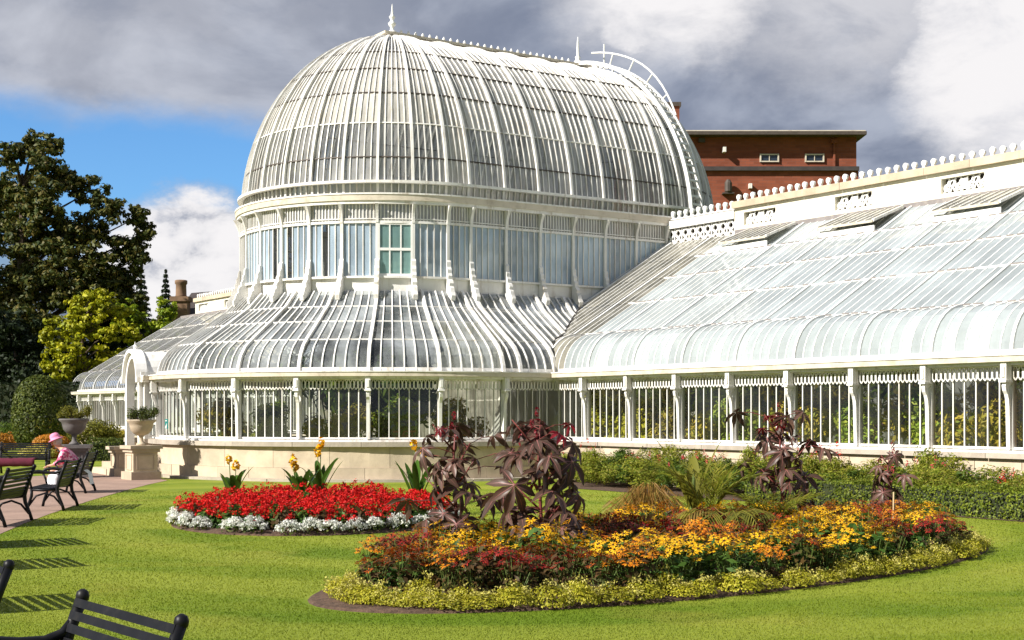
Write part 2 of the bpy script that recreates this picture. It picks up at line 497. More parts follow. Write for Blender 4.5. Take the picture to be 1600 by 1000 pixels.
for b in BAYS:
    sp = sub_pts(b, b[3])
    for ri in range(6):
        for i in range(b[3]):
            pts = pane6(sp[i], sp[i + 1], ROWS[ri], ROWS[ri + 1], 0.006)
            fs = [(0, 1, 3, 2), (2, 3, 5, 4)]
            if seen_bay(b) and ri < 3 and npane < 296:
                m = MB().add(pts, fs); obj('dome_pane', m, MT['g_dome_low'] if ri < 2 else MT['g_dome'], rotunda); npane += 1
            else: rest.add(pts, fs)
obj('dome_pane', rest, MT['g_dome'], rotunda, kind='stuff')
# springing rail, set-back strip of glass under it, cornice
def ring_box(r, z, w, h, sts=None):
    mb = MB(); ss = sts or allst
    mb.sweep([P3(s, r, z) for s in ss], [outw(s) for s in ss], (0, 0, 1), w, h); return mb
obj('dome_rail', ring_box(4.70, 8.36, 0.16, 0.075), MT['white'], rotunda)
mb = MB()
for b in BAYS:
    sp = sub_pts(b, b[3])
    for i in range(b[3]):
        mb.add([P3(sp[i], 4.50, 7.98), P3(sp[i + 1], 4.50, 7.98), P3(sp[i + 1], 4.54, 8.33), P3(sp[i], 4.54, 8.33)], [(0, 1, 2, 3)])
obj('clerestory_pane', mb, MT['g_dome_low'], rotunda, kind='stuff')
mb = MB()
for b in BAYS:
    sp = sub_pts(b, b[3])
    for i in range(b[3]):
        w = 0.07 if i == 0 else 0.03
        mb.sweep([P3(sp[i], 4.53, 7.98), P3(sp[i], 4.56, 8.34)], along(sp[i]), outw(sp[i]), w, 0.05)
obj('clerestory_bar', mb, MT['white'], rotunda, kind='stuff')
obj('cornice', ring_box(4.67, 7.90, 0.34, 0.17), MT['gutter'], rotunda)
obj('cornice_lip', ring_box(4.76, 8.005, 0.20, 0.045), MT['white'], rotunda)
obj('cornice_soffit', ring_box(4.70, 7.77, 0.20, 0.09), MT['white'], rotunda)

# ridge ventilator and its crest
mb = MB(); mb.box((LR / 2, 0, 13.52), (LR + 0.5, 0.46, 0.30)); obj('ridge_ventilator', mb, MT['white'], rotunda)
mb = MB(); mb.box((LR / 2 - 0.05, 0, 13.715), (LR + 0.75, 0.72, 0.075)); obj('ridge_cap', mb, MT['gutter'], rotunda)
for k in range(7):
    mb = MB(); mb.box((0.8 + k * 1.0, -0.245, 13.52), (0.72, 0.03, 0.16)); obj('vent_flap', mb, MT['metal_and_shade'] if k in (2, 4, 6) else MT['white'], rotunda)
crest_me = None
for k in range(26):
    x = 0.35 + k * 0.262
    if crest_me is None:
        m = MB().lathe([(0.05, 0), (0.045, 0.03), (0.02, 0.06), (0.045, 0.11), (0.05, 0.14), (0.03, 0.18), (0.008, 0.21)], (0, 0, 0), 7)
        crest_me = mesh_of('crest_knob', m.v, m.f, MT['white_clean'])
    o = link('crest_knob', crest_me, rotunda); o.location = (x, -0.0, 13.752)
mb = MB().lathe([(0.15, 0), (0.14, 0.10), (0.07, 0.14), (0.06, 0.24), (0.11, 0.30), (0.13, 0.36), (0.07, 0.42), (0.05, 0.48), (0.09, 0.53), (0.10, 0.57), (0.045, 0.63), (0.03, 0.75), (0.02, 0.86), (0.006, 0.98)], (0.02, 0, 13.75), 10)
obj('finial', mb, MT['white_clean'], rotunda, True)
mb = MB().lathe([(0.16, 0), (0.13, 0.16), (0.07, 0.22), (0.10, 0.30), (0.05, 0.36), (0.035, 0.8), (0.012, 1.0)], (LR, 0, 13.75), 10)
obj('finial', mb, MT['white_clean'], rotunda, True)

# access ladder curved over the far end of the dome
sl = st('B', -66); sr_ = st('B', -56)
lad = MB(); tt = [i / 22 for i in range(23)]
sl_c = st('B', -74)
def lad_pt(off, t, lift):
    p = dome_pt(sl_c, t) + along(sl_c) * off + dome_n(sl_c, t) * lift
    return p
for off in (-0.30, 0.30):
    lad = MB(); lad.sweep([lad_pt(off, t, 0.22) for t in tt], along(sl_c), [dome_n(sl_c, t) for t in tt], 0.075, 0.12)
    obj('ladder_rail', lad, MT['white_clean'], rotunda)
for k in range(30):
    t = 0.02 + k * 0.032
    mb = MB().bar(lad_pt(-0.26, t, 0.22), lad_pt(0.26, t, 0.22), 0.07, 0.03, dome_n(sl_c, t)); obj('ladder_rung', mb, MT['white_clean'], rotunda)
hr = MB()
th_ = [0.42 + 0.58 * i / 12 for i in range(13)]
hr.tube([lad_pt(0.34, t, 0.28 + 0.40 * math.sin(math.pi * min(1, (t - 0.42) / 0.34) / 2)) for t in th_] , 0.032, 6)
obj('ladder_handrail', hr, MT['white_clean'], rotunda)
for t in (0.52, 0.64, 0.76, 0.88):
    mb = MB().tube([lad_pt(0.30, t, 0.20), lad_pt(0.34, t, 0.28 + 0.40 * math.sin(math.pi * min(1, (t - 0.42) / 0.34) / 2))], 0.025, 6)
    obj('handrail_post', mb, MT['white_clean'], rotunda)
mb = MB().tube([(LR + 0.75, -0.5, 13.35), (LR + 0.75, -0.5, 14.5)], 0.028, 6); obj('ladder_post', mb, MT['white_clean'], rotunda)
for k in range(6):
    t = 0.05 + 0.16 * k
    mb = MB().bar(lad_pt(0.27, t, 0.0), lad_pt(0.27, t, 0.24), 0.05, 0.05, along(sl_c)); obj('ladder_bracket', mb, MT['white_clean'], rotunda)

# --- drum: columns with curved heads, scrolled buttresses, windows
def bracket_outline(reach, h, t):
    """a curved bracket: wall face at x=0, reaching out at the top"""
    pts = [(0, 0)]
    for i in range(7):
        a = i / 6
        pts.append((0.02 + reach * (a ** 2.2), h * a))
    pts += [(0, h)]
    return pts
skirt_z = lambda r: None
for b in BAYS:
    s = st(b[0], b[1]); o_ = outw(s)
    mb = MB().sweep([P3(s, R1, 5.20), P3(s, R1, 7.73)], along(s), o_, 0.085, 0.12)
    c = obj('drum_column', mb, MT['white'], rotunda)
    mb = MB().prism(bracket_outline(0.17, 0.52, 0), P3(s, R1 + 0.055, 7.20), o_, (0, 0, 1), along(s), 0.08)
    obj('column_head', mb, MT['white'], c)
    if b[0] in 'SA' or (b[0] == 'B' and b[1] < 0):
        # scroll buttress standing on the lean-to ridge
        prof = [(0, 0), (0.36, -0.22), (0.40, -0.08), (0.34, 0.02), (0.30, 0.14), (0.23, 0.20), (0.25, 0.28), (0.20, 0.36), (0.14, 0.40), (0.15, 0.50), (0.10, 0.58), (0.10, 0.68), (0.05, 0.76), (0.04, 0.90), (0, 0.96)]
        mb = MB().prism(prof, P3(s, R1 + 0.06, 5.22), o_, (0, 0, 1), along(s), 0.13)
        obj('scroll_buttress', mb, MT['white'], c)
sill = MB().sweep([P3(s, R1 + 0.03, 5.66) for s in allst], [outw(s) for s in allst], (0, 0, 1), 0.14, 0.06); obj('drum_sill', sill, MT['white'], rotunda)
obj('drum_transom', ring_box(R1 + 0.01, 7.22, 0.08, 0.07), MT['white'], rotunda)
obj('drum_transom', ring_box(R1 + 0.01, 7.31, 0.05, 0.03), MT['white'], rotunda)
mbars = MB(); latt = MB()
door_bay = None
for bi, b in enumerate(BAYS):
    if b[0] == 'A' and abs(b[1] - (270 - 9 - 2 * 162 / 13)) < 0.2: door_bay = bi
ndp = 0; drest = MB()
for bi, b in enumerate(BAYS):
    n = b[3]
    sp = sub_pts(b, n)
    # skirting panel
    mb = MB(); mb.hexa([P3(sp[0], R1 - 0.03, 5.16), P3(sp[-1], R1 - 0.03, 5.16), P3(sp[-1], R1 + 0.02, 5.16), P3(sp[0], R1 + 0.02, 5.16),
                        P3(sp[0], R1 - 0.03, 5.65), P3(sp[-1], R1 - 0.03, 5.65), P3(sp[-1], R1 + 0.02, 5.65), P3(sp[0], R1 + 0.02, 5.65)])
    obj('skirting_panel', mb, MT['white'], rotunda)
    nn = n if b[0] in 'AB' else n
    # short bars of the frieze
    m2 = nn * 2
    sq = sub_pts(b, m2)
    for i in range(1, m2):
        latt.sweep([P3(sq[i], R1 - 0.01, 7.26), P3(sq[i], R1 - 0.01, 7.74)], along(sq[i]), outw(sq[i]), 0.028, 0.03)
    for i in range(n):
        q = [P3(sp[i], R1 - 0.02, 7.25), P3(sp[i + 1], R1 - 0.02, 7.25), P3(sp[i + 1], R1 - 0.02, 7.76), P3(sp[i], R1 - 0.02, 7.76)]
        drest.add(q, [(0, 1, 2, 3)])
    if bi == door_bay:
        # casement with two leaves of three panes
        mid = st(b[0], (b[1] + b[2]) / 2); ex = along(mid); o_ = outw(mid)
        c0 = P3(mid, R1 + 0.0, 0)
        dr = MB()
        W = 0.94
        for x in (-W / 2, W / 2): dr.box(c0 + ex * x + Vector((0, 0, 6.43)), (0.07, 0.07, 1.56), rot=Matrix((ex, o_, (0, 0, 1))).transposed())
        for z in (5.72, 6.45, 7.18): dr.box(c0 + Vector((0, 0, z)), (W, 0.064, 0.075), rot=Matrix((ex, o_, (0, 0, 1))).transposed())
        for x in (-W / 6, W / 6): dr.box(c0 + ex * x + Vector((0, 0, 6.45)), (0.04, 0.055, 1.5), rot=Matrix((ex, o_, (0, 0, 1))).transposed())
        dob = obj('casement_door', dr, MT['white_clean'], rotunda, label='white casement door with pale teal panes')
        for i in range(3):
            for (za, zb) in ((5.76, 6.41), (6.49, 7.14)):
                xa, xb = -W / 2 + W / 3 * i + 0.02, -W / 2 + W / 3 * (i + 1) - 0.02
                obj('casement_pane', MB().add([c0 + ex * xa + Vector((0, 0, za)), c0 + ex * xb + Vector((0, 0, za)), c0 + ex * xb + Vector((0, 0, zb)), c0 + ex * xa + Vector((0, 0, zb))], [(0, 1, 2, 3)]), MT['g_teal'], dob)
        continue
    for i in range(n):
        q = [P3(sp[i], R1 - 0.01, 5.69), P3(sp[i + 1], R1 - 0.01, 5.69), P3(sp[i + 1], R1 - 0.01, 7.20), P3(sp[i], R1 - 0.01, 7.20)]
        if seen_bay(b):
            clear = (bi - door_bay, i) in ((-3, 1), (-2, 2), (-4, 3))
            obj('drum_pane', MB().add(q, [(0, 1, 2, 3)]), MT['g_clear'] if clear else MT['g_drum'], rotunda, label='clear dark pane among the whitened ones' if clear else None)
        else: drest.add(q, [(0, 1, 2, 3)])
        if i: mbars.sweep([P3(sp[i], R1, 5.68), P3(sp[i], R1, 7.22)], along(sp[i]), outw(sp[i]), 0.026, 0.04)
obj('frieze_pane', drest, MT['g_dome_low'], rotunda, kind='stuff')
obj('drum_bar', mbars, MT['white'], rotunda, kind='stuff')
obj('frieze_bar', latt, MT['white'], rotunda, kind='stuff')

# --- lean-to skirt round the foot of the drum
SK = [(7.22, 2.92), (7.20, 3.08), (7.11, 3.33), (6.93, 3.58), (6.65, 3.80), (5.85, 4.34), (5.20, 4.80), (4.74, 5.28)]
def sk_r(z):
    for (ra, za), (rb, zb) in zip(SK, SK[1:]):
        if z <= zb: return lerp(ra, rb, (z - za) / (zb - za))
    return SK[-1][0]
def sk_z(r):
    for (ra, za), (rb, zb) in zip(SK, SK[1:]):
        if r >= rb: return lerp(za, zb, (ra - r) / max(1e-6, ra - rb))
    return SK[-1][1]
D0 = 1.15                     # the wing's front wall stands at x = D0
def wz(d):
    """height of the wing roof d behind its gutter"""
    if d <= 0: return 2.92
    if d < 0.95:
        a = d / 0.95
        return 2.92 + 1.08 * math.sqrt(max(0, 1 - (1 - a) ** 2.0)) * 1.0 if a < 0.9 else lerp(2.92 + 1.08 * math.sqrt(1 - 0.01), 4.02, (a - 0.9) / 0.1)
    return 4.02 + (d - 0.95) * (3.13 / 5.2)
def wd(z):
    lo, hi = 0.0, 6.3
    for _ in range(30):
        m = (lo + hi) / 2
        if wz(m) < z: lo = m
        else: hi = m
    return (lo + hi) / 2

def sk_path(s, zlo, zhi, n=10, r_lift=0.0):
    zs = sorted(set([zlo, zhi] + [z for _, z in SK if zlo < z < zhi]))
    out = []
    for z in zs: out.append(P3(s, sk_r(z) + r_lift, z))
    return out
def path_normals(path, side):
    ns = []
    for i in range(len(path)):
        d = (path[min(i + 1, len(path) - 1)] - path[max(i - 1, 0)]).normalized()
        n = Vector(side).cross(d)
        if n.z < 0: n = -n
        ns.append(n.normalized())
    return ns
SKROWS = [2.92, 3.80, 4.34, 4.80, 5.26]
# bays: the columns of the ring
RCOL = [('A', -94.3 + 360), ('A', -108.8 + 360), ('A', -123.8 + 360), ('A', -138.8 + 360), ('A', -153.8 + 360), ('A', -171.3 + 360), ('A', 170.2)]
sk_bays = [('A', 188.7, 206.2, 7), ('A', 206.2, 221.2, 6), ('A', 221.2, 236.2, 6), ('A', 236.2, 251.2, 6), ('A', 251.2, 265.7, 6), ('A', 265.7, 270, 2), ('S', 0, D0, 4), ('S', D0, D0 + 1.02, 4), ('S', D0 + 1.02, D0 + 2.04, 4), ('S', D0 + 2.04, D0 + 2.95, 4)]
sk_bays = [('A', 90, 94.3, 2), ('A', 94.3, 108.8, 6), ('A', 108.8, 123.8, 6), ('A', 123.8, 138.8, 6), ('A', 138.8, 151.0, 5), ('A', 151.0, 170.2, 7), ('A', 170.2, 188.7, 7)] + sk_bays
tb = [('T', 0, D0, 4), ('T', D0, D0 + 1.02, 4), ('T', D0 + 1.02, D0 + 2.04, 4), ('T', D0 + 2.04, D0 + 2.95, 4)]
sk_bays = tb + sk_bays
skb = MB(); skrest = MB(); nsk = 0
def zfloor(b, v):
    if b[0] in 'ST' and v > D0: return max(2.92, wz(v - D0))
    if b[0] == 'A' and 152.5 < v < 168: return 3.5
    return 2.92
for b in sk_bays:
    for i in range(b[3]):
        v = lerp(b[1], b[2], i / b[3]); s = st(b[0], v); z0 = zfloor(b, v)
        if z0 > 5.2: continue
        pth = sk_path(s, z0, 5.27)
        if i == 0 and b[1] not in (90,) :
            mb = MB().sweep(pth, along(s), path_normals(pth, along(s)), 0.09, 0.10, 0.03); obj('roof_rib', mb, MT['white'], rotunda)
        else:
            skb.sweep(pth, along(s), path_normals(pth, along(s)), 0.034, 0.05, 0.012)
        v2 = lerp(b[1], b[2], (i + 1) / b[3]); s2 = st(b[0], v2); z02 = zfloor(b, v2)
        for za, zb in zip(SKROWS, SKROWS[1:]):
            if zb <= min(z0, z02) + 0.03: continue
            a0 = max(za, min(z0, zb)); a1 = max(za, min(z02, zb))
            n_ = 4 if za < 3 else 1
            pl = [P3(s, sk_r(lerp(a0, zb, k / n_)), lerp(a0, zb, k / n_)) for k in range(n_ + 1)]
            pr = [P3(s2, sk_r(lerp(a1, zb, k / n_)), lerp(a1, zb, k / n_)) for k in range(n_ + 1)]
            vs = [p for pq in zip(pl, pr) for p in pq]; fs = [(2 * k, 2 * k + 1, 2 * k + 3, 2 * k + 2) for k in range(n_)]
            front = (b[0] == 'A' and v > 185) or b[0] == 'S'
            if front and nsk < 290:
                obj('roof_pane', MB().add(vs, fs), MT['g_skirt'], rotunda); nsk += 1
            else: skrest.add(vs, fs)
obj('roof_bar', skb, MT['white'], rotunda, kind='stuff')
obj('roof_pane', skrest, MT['g_skirt'], rotunda, kind='stuff')
front_st = []
for b in sk_bays:
    if b[0] == 'A': front_st += sub_pts(b, b[3])[:-1]
front_st.append(st('A', 270))
skst = [st('T', 0.9), st('T', 0.4)] + front_st + [st('S', 0.4), st('S', 0.9), st('S', D0)]
for z in SKROWS[1:-1]:
    mb = MB().sweep([P3(s, sk_r(z), z) for s in skst], [outw(s) for s in skst], (0, 0, 1), 0.06, 0.035); obj('roof_purlin', mb, MT['white'], rotunda)
# valley gutter between lean-to and wing
vp = []
for k in range(12):
    d = 0.02 + k * 0.272
    z = wz(d)
    if z > 5.26: break
    vp.append(Vector((D0 + d, -sk_r(z), z + 0.02)))
mb = MB().sweep(vp, (0.75, 0.66, 0), (0, 0, 1), 0.16, 0.03); obj('valley_gutter', mb, MT['lead'], rotunda)

# --- gutter, frieze, columns, windows and plinth: shared by ring and wings
def wall_run(root, pts_out, npan, mats, first_col=True, last_col=True, frieze_n=15, colname='column', glass='g_clear', pane_budget=None, detail=True, dn='window_pane'):
    """one bay of glazed wall between two plan points given as (point, outward)"""
    (pa, oa), (pb, ob) = pts_out
    e = (pb - pa); Lb = e.length; e.normalize(); o_ = (oa + ob).normalized()
    rot = Matrix((e, o_, (0, 0, 1))).transposed()
    def at(x, out, z): return pa + e * x + o_ * out + Vector((0, 0, z))
    m0 = 0.0
    bars = MB()
    for i in range(1, npan):
        bars.box(at(Lb * i / npan, 0, 1.85), (0.027, 0.04, 1.48), rot=rot)
    bars.box(at(Lb / 2, 0, 1.14), (Lb - 0.10, 0.05, 0.05), rot=rot)
    wf = obj('window', bars, mats['white'], root)
    for i in range(npan):
        xa, xb = Lb * i / npan, Lb * (i + 1) / npan
        q = [at(xa, 0.0, 1.13), at(xb, 0.0, 1.13), at(xb, 0.0, 2.60), at(xa, 0.0, 2.60)]
        obj(dn, MB().add(q, [(0, 1, 2, 3)]), MT[glass], wf)
    fz = MB()
    fz.box(at(Lb / 2, 0.06, 2.705), (Lb - 0.11, 0.05, 0.03), rot=rot)
    lw = (Lb - 0.14) / frieze_n
    for i in range(frieze_n):
        x = 0.07 + lw * (i + 0.5)
        w = lw * 0.40; t = 0.022; zt, zb_ = 2.69, 2.44
        for sx in (-1, 1):
            fz.box(at(x + sx * w, 0.06, (zt + zb_) / 2), (t, 0.024, zt - zb_ - 0.10), rot=rot)
            fz.bar(at(x + sx * w, 0.06, zb_ + 0.055), at(x, 0.06, zb_), 0.022, t, o_)
            fz.bar(at(x + sx * w, 0.06, zt - 0.055), at(x + sx * w * 0.35, 0.06, zt), 0.022, t, o_)
    obj('frieze_lattice', fz, mats['white'], root)

def column_at(root, p, o_, mats, front=0.17):
    e = Vector((-o_.y, o_.x, 0)); rot = Matrix((e, o_, (0, 0, 1))).transposed()
    mb = MB().box(p + Vector((0, 0, 1.90)), (0.11, 0.11, 1.60), rot=rot)
    c = obj('column', mb, mats['white'], root)
    mb = MB().box(p + o_ * (front + 0.02) + Vector((0, 0, 2.61)), (0.135, 0.16, 0.34), rot=rot)
    mb.box(p + o_ * (front + 0.03) + Vector((0, 0, 2.42)), (0.17, 0.20, 0.045), rot=rot)
    mb.box(p + o_ * (front + 0.03) + Vector((0, 0, 2.60)), (0.07, 0.19, 0.20), rot=rot)
    obj('bracket_cap', mb, mats['white'], c)
    # S-scroll bracket ending in a slender shaft
    prof = [(-0.02, 2.40), (0.16, 2.40), (0.19, 2.33), (0.17, 2.24), (0.12, 2.17), (0.09, 2.08), (0.075, 1.95), (0.06, 1.4), (0.05, 1.12), (-0.01, 1.12), (0.0, 1.9), (0.02, 2.05), (0.05, 2.16), (0.085, 2.25), (0.08, 2.32), (0.03, 2.34)]
    prof = [(x + 0.07, z) for x, z in prof]
    mb = MB().prism(prof, p, o_, (0, 0, 1), e, 0.085)
    obj('scroll_bracket', mb, mats['white'], c)

mats = {'white': MT['white']}
cols = [(P3(st(*c), R2, 0), outw(st(*c))) for c in RCOL][::-1]     # from porch side to the wing corner
for c in cols: column_at(rotunda, c[0], c[1], mats)
corner = (Vector((D0, -R2, 0)), Vector((0, -1, 0)))
colc = cols + [corner]
for i in range(len(colc) - 1):
    wall_run(rotunda, (colc[i], colc[i + 1]), 8 if i == 0 else 7, mats, frieze_n=17 if i < 6 else 15)
# far half of the ring, plain
fcols = [(P3(st('A', a), R2, 0), outw(st('A', a))) for a in (151.0, 138.8, 123.8, 108.8, 94.3)]
for c in fcols: column_at(rotunda, c[0], c[1], mats)
fc2 = fcols + [(Vector((D0, R2, 0)), Vector((0, 1, 0)))]
for i in range(len(fc2) - 1): wall_run(rotunda, (fc2[i], fc2[i + 1]), 7, mats, frieze_n=12)

ring_st = [st('T', D0), st('T', 0.5)] + front_st + [st('S', 0.5), st('S', D0 - 0.02)]
def gutter(root, pts, outs):
    up = (0, 0, 1)
    def sw(out, z, w, h): return MB().sweep([p + o_ * out + Vector((0, 0, z)) for p, o_ in zip(pts, outs)], list(outs), up, w, h)
    obj('gutter', sw(0.14, 2.845, 0.36, 0.115), MT['gutter'], root)
    obj('gutter_lip', sw(0.20, 2.915, 0.28, 0.028), MT['white'], root)
    obj('gutter_fillet', sw(0.10, 2.755, 0.26, 0.062), MT['white'], root)
    obj('eaves_board', sw(0.015, 2.975, 0.05, 0.11), MT['white'], root)
gutter(rotunda, [P3(s, R2, 0) for s in ring_st], [outw(s) for s in ring_st])

def stone_course(root, fn, v0, v1, n, z0, z1, r_in, r_out, name, mat, gap=0.006, seg=3, offset=0.0):
    """a course of separate stones along a path fn(v) -> (point, outward)"""
    for i in range(n):
        a, b_ = lerp(v0, v1, (i + offset) / n), lerp(v0, v1, (i + 1 + offset) / n)
        a = max(v0, a); b_ = min(v1, b_)
        g_ = gap * (v1 - v0) / n * 0.5
        pj = random.uniform(-0.004, 0.006)
        vs = []; ss = [fn(lerp(a + g_, b_ - g_, k / seg)) for k in range(seg + 1)]
        for p, o_ in ss:
            vs += [p + o_ * r_in + Vector((0, 0, z0)), p + o_ * (r_out + pj) + Vector((0, 0, z0)), p + o_ * (r_out + pj) + Vector((0, 0, z1)), p + o_ * r_in + Vector((0, 0, z1))]
        fs = [(0, 1, 2, 3), tuple(4 * seg + k for k in (3, 2, 1, 0))]
        for k in range(seg):
            for q in range(4): fs.append((4 * k + q, 4 * k + 4 + q, 4 * k + 4 + (q + 1) % 4, 4 * k + (q + 1) % 4))
        obj(name, MB().add(vs, fs), mat, root)
ringfn = lambda v: ((lambda s: (P3(s, R2, 0), outw(s)))(st('A', v)) if v <= 270 else (Vector(((v - 270) / 100 * 13, -R2, 0)), Vector((0, -1, 0))))
VE = 270 + (D0 - 0.13) / 13 * 100
stone_course(rotunda, ringfn, 92, VE, 22, 0.0, 0.36, -0.35, 0.27, 'plinth_stone', MT['sandstone'], 0.008)
stone_course(rotunda, ringfn, 92, VE, 15, 0.364, 0.92, -0.35, 0.22, 'plinth_stone', MT['sandstone'], 0.006)
stone_course(rotunda, ringfn, 92, VE, 13, 0.924, 1.05, -0.35, 0.34, 'ledge_stone', MT['greystone'], 0.006)
stone_course(rotunda, ringfn, 92, VE, 18, 0.0, 0.07, 0.28, 0.55, 'kerb_stone', MT['greystone'], 0.02)
mb = MB(); mb.sweep([P3(s, R2, 1.075) for s in ring_st], [outw(s) for s in ring_st], (0, 0, 1), 0.20, 0.05); obj('window_sill', mb, MT['white'], rotunda)
# solid backing, floors, rear wall
mb = MB(); mb.sweep([P3(s, R2 - 0.16, 0.5) for s in ring_st], [outw(s) for s in ring_st], (0, 0, 1), 0.06, 1.0); obj('plinth_core', mb, MT['greystone'], rotunda)
fl = MB(); poly = [(s[0] + s[2] * 7.0, s[1] + s[3] * 7.0) for s in ring_st]; poly = poly + [(LR, -7.0), (LR, 7.0)]
fl.add([(x, y, 0.06) for x, y in poly], [tuple(range(len(poly)))]); obj('indoor_floor', fl, MT['floor_in'], rotunda)
rear = [st('B', a) for a in range(-90, 91, 10)]
mb = MB(); mb.sweep([P3(s, R1 - 0.05, 2.6) for s in rear], [outw(s) for s in rear], (0, 0, 1), 0.2, 5.15); obj('rear_wall', mb, MT['cream'], rotunda)

# --- entrance porch on the dome's axis
PX = 7.80; PH = 1.00; PA = TH - R(19.8)
po = thing('entrance_porch', 'white arched entrance porch with barrel roof on the palm house front', 'porch', C1 + Vector((-PX * math.cos(PA), -PX * math.sin(PA), 0)), TH - R(5), None, (-PX, 0, 0))
for sy in (-1, 1):
    o_ = Vector((0, sy, 0))
    pa = (Vector((-PX + 0.06, sy * PH, 0)), o_); pb = (Vector((-R2 + 0.02, sy * PH, 0)), o_)
    wall_run(po, (pa, pb), 2, mats, frieze_n=4)
    mb = MB().box((-PX + 0.06, sy * (PH - 0.01), 1.85), (0.16, 0.17, 1.75)); obj('corner_pillar', mb, MT['white'], po)
    pts = [Vector((-PX - 0.12, sy * PH, 0)), Vector((-R2 + 0.1, sy * PH, 0))]
    gutter(po, pts, [o_, o_])
    stone_course(po, lambda v, sy=sy: (Vector((v, sy * PH, 0)), Vector((0, sy, 0))), -PX, -R2, 1, 0.0, 0.92, -0.3, 0.16, 'plinth_stone', MT['sandstone'])
    mb = MB().box((-7.62, sy * (PH + 0.0), 0.99), (0.50, 0.50, 0.13)); obj('ledge_stone', mb, MT['greystone'], po)
# arched front: ring of voussoir-like casing, jambs
def arch(mb, x, r0, r1, zc, t, n=16, a0=0, a1=180):
    for k in range(n):
        a, b_ = R(lerp(a0, a1, k / n)), R(lerp(a0, a1, (k + 1) / n))
        q = [(r0, a), (r1, a), (r1, b_), (r0, b_)]
        mb.hexa([Vector((x - t / 2, r * math.cos(w), zc + 1.12 * r * math.sin(w))) for r, w in q] + [Vector((x + t / 2, r * math.cos(w), zc + 1.12 * r * math.sin(w))) for r, w in q])
m = MB(); arch(m, -PX, 0.66, 0.86, 2.72, 0.24); obj('arch_casing', m, MT['white_clean'], po)
m = MB(); arch(m, -PX - 0.05, 0.82, 0.91, 2.72, 0.34); obj('arch_moulding', m, MT['white_clean'], po)
for sy in (-1, 1):
    m = MB().box((-PX, sy * 0.76, 1.36), (0.24, 0.20, 2.72)); obj('door_jamb', m, MT['white_clean'], po)
    m = MB().box((-PX - 0.06, sy * 0.93, 2.80), (0.34, 0.22, 0.14)); obj('impost', m, MT['white_clean'], po)
m = MB().lathe([(0.06, 0), (0.05, 0.05), (0.07, 0.10), (0.02, 0.15), (0.005, 0.24)], (-PX - 0.03, 0, 2.72 + 1.12 * 0.91 - 0.01), 8); obj('finial', m, MT['white_clean'], po)
m = MB()
for k in range(12):
    a, b_ = R(180 * k / 12), R(180 * (k + 1) / 12)
    q = [(0.81, a), (0.85, a), (0.85, b_), (0.81, b_)]
    m.hexa([Vector((-PX + 0.12, r * math.cos(w), 2.72 + 1.12 * r * math.sin(w))) for r, w in q] + [Vector((-5.9, r * math.cos(w), 2.72 + 1.12 * r * math.sin(w))) for r, w in q])
obj('barrel_roof', m, MT['white'], po)
# inner doors behind the arch
m = MB()
for y in (-0.70, -0.36, 0.0, 0.36, 0.70): m.box((-PX + 0.62, y, 1.32), (0.05, 0.06, 2.64))
for z in (0.45, 1.5, 2.62): m.box((-PX + 0.62, 0, z), (0.045, 1.4, 0.08))
arch(m, -PX + 0.62, 0.64, 0.72, 2.66, 0.06)
dd = obj('entrance_door', m, MT['white_clean'], po)
m = MB(); m.add([(-PX + 0.64, -0.7, 0.1), (-PX + 0.64, 0.7, 0.1), (-PX + 0.64, 0.7, 2.64), (-PX + 0.64, -0.7, 2.64)], [(0, 1, 2, 3)]); obj('door_pane', m, MT['g_white'], dd)
m = MB().add([(-PX + 0.64, 0.68 * math.cos(R(a)), 2.67 + 0.75 * math.sin(R(a))) for a in range(0, 181, 15)], [tuple(range(13))]); obj('fanlight', m, MT['g_white'], dd)
for k, (w, x) in enumerate(((2.2, 0.25), (2.2, 0.6), (2.0, 0.95))):
    m = MB().box((-PX - x, 0, 0.17 * (3 - k) / 2), (0.34, w, 0.17 * (3 - k))); obj('entrance_step', m, MT['sandstone'], po)
# green notice in the porch's side window
sn = st('A', 177.5); so_ = outw(sn); se = along(sn); sp0 = P3(sn, R2 + 0.045, 0); srot = Matrix((se, so_, (0, 0, 1))).transposed()
sg = MB().box(sp0 + Vector((0, 0, 1.50)), (0.24, 0.012, 0.28), rot=srot); sgo = obj('notice', sg, mat_solid('teal_print', (0.01, 0.17, 0.16), 0.7, 0.05, spec=0.1), rotunda)
sg = MB()
sg.prism([(-0.07, -0.08), (0.02, -0.10), (0.07, 0.05), (0.03, 0.05), (0.01, -0.02), (-0.03, 0.0)], sp0 + so_ * 0.011 + Vector((0, 0, 1.46)), se, (0, 0, 1), so_, 0.006)
sg.box(sp0 + so_ * 0.011 + Vector((0, 0, 1.59)), (0.12, 0.006, 0.03), rot=srot); obj('notice_print', sg, MT['white_clean'], sgo)

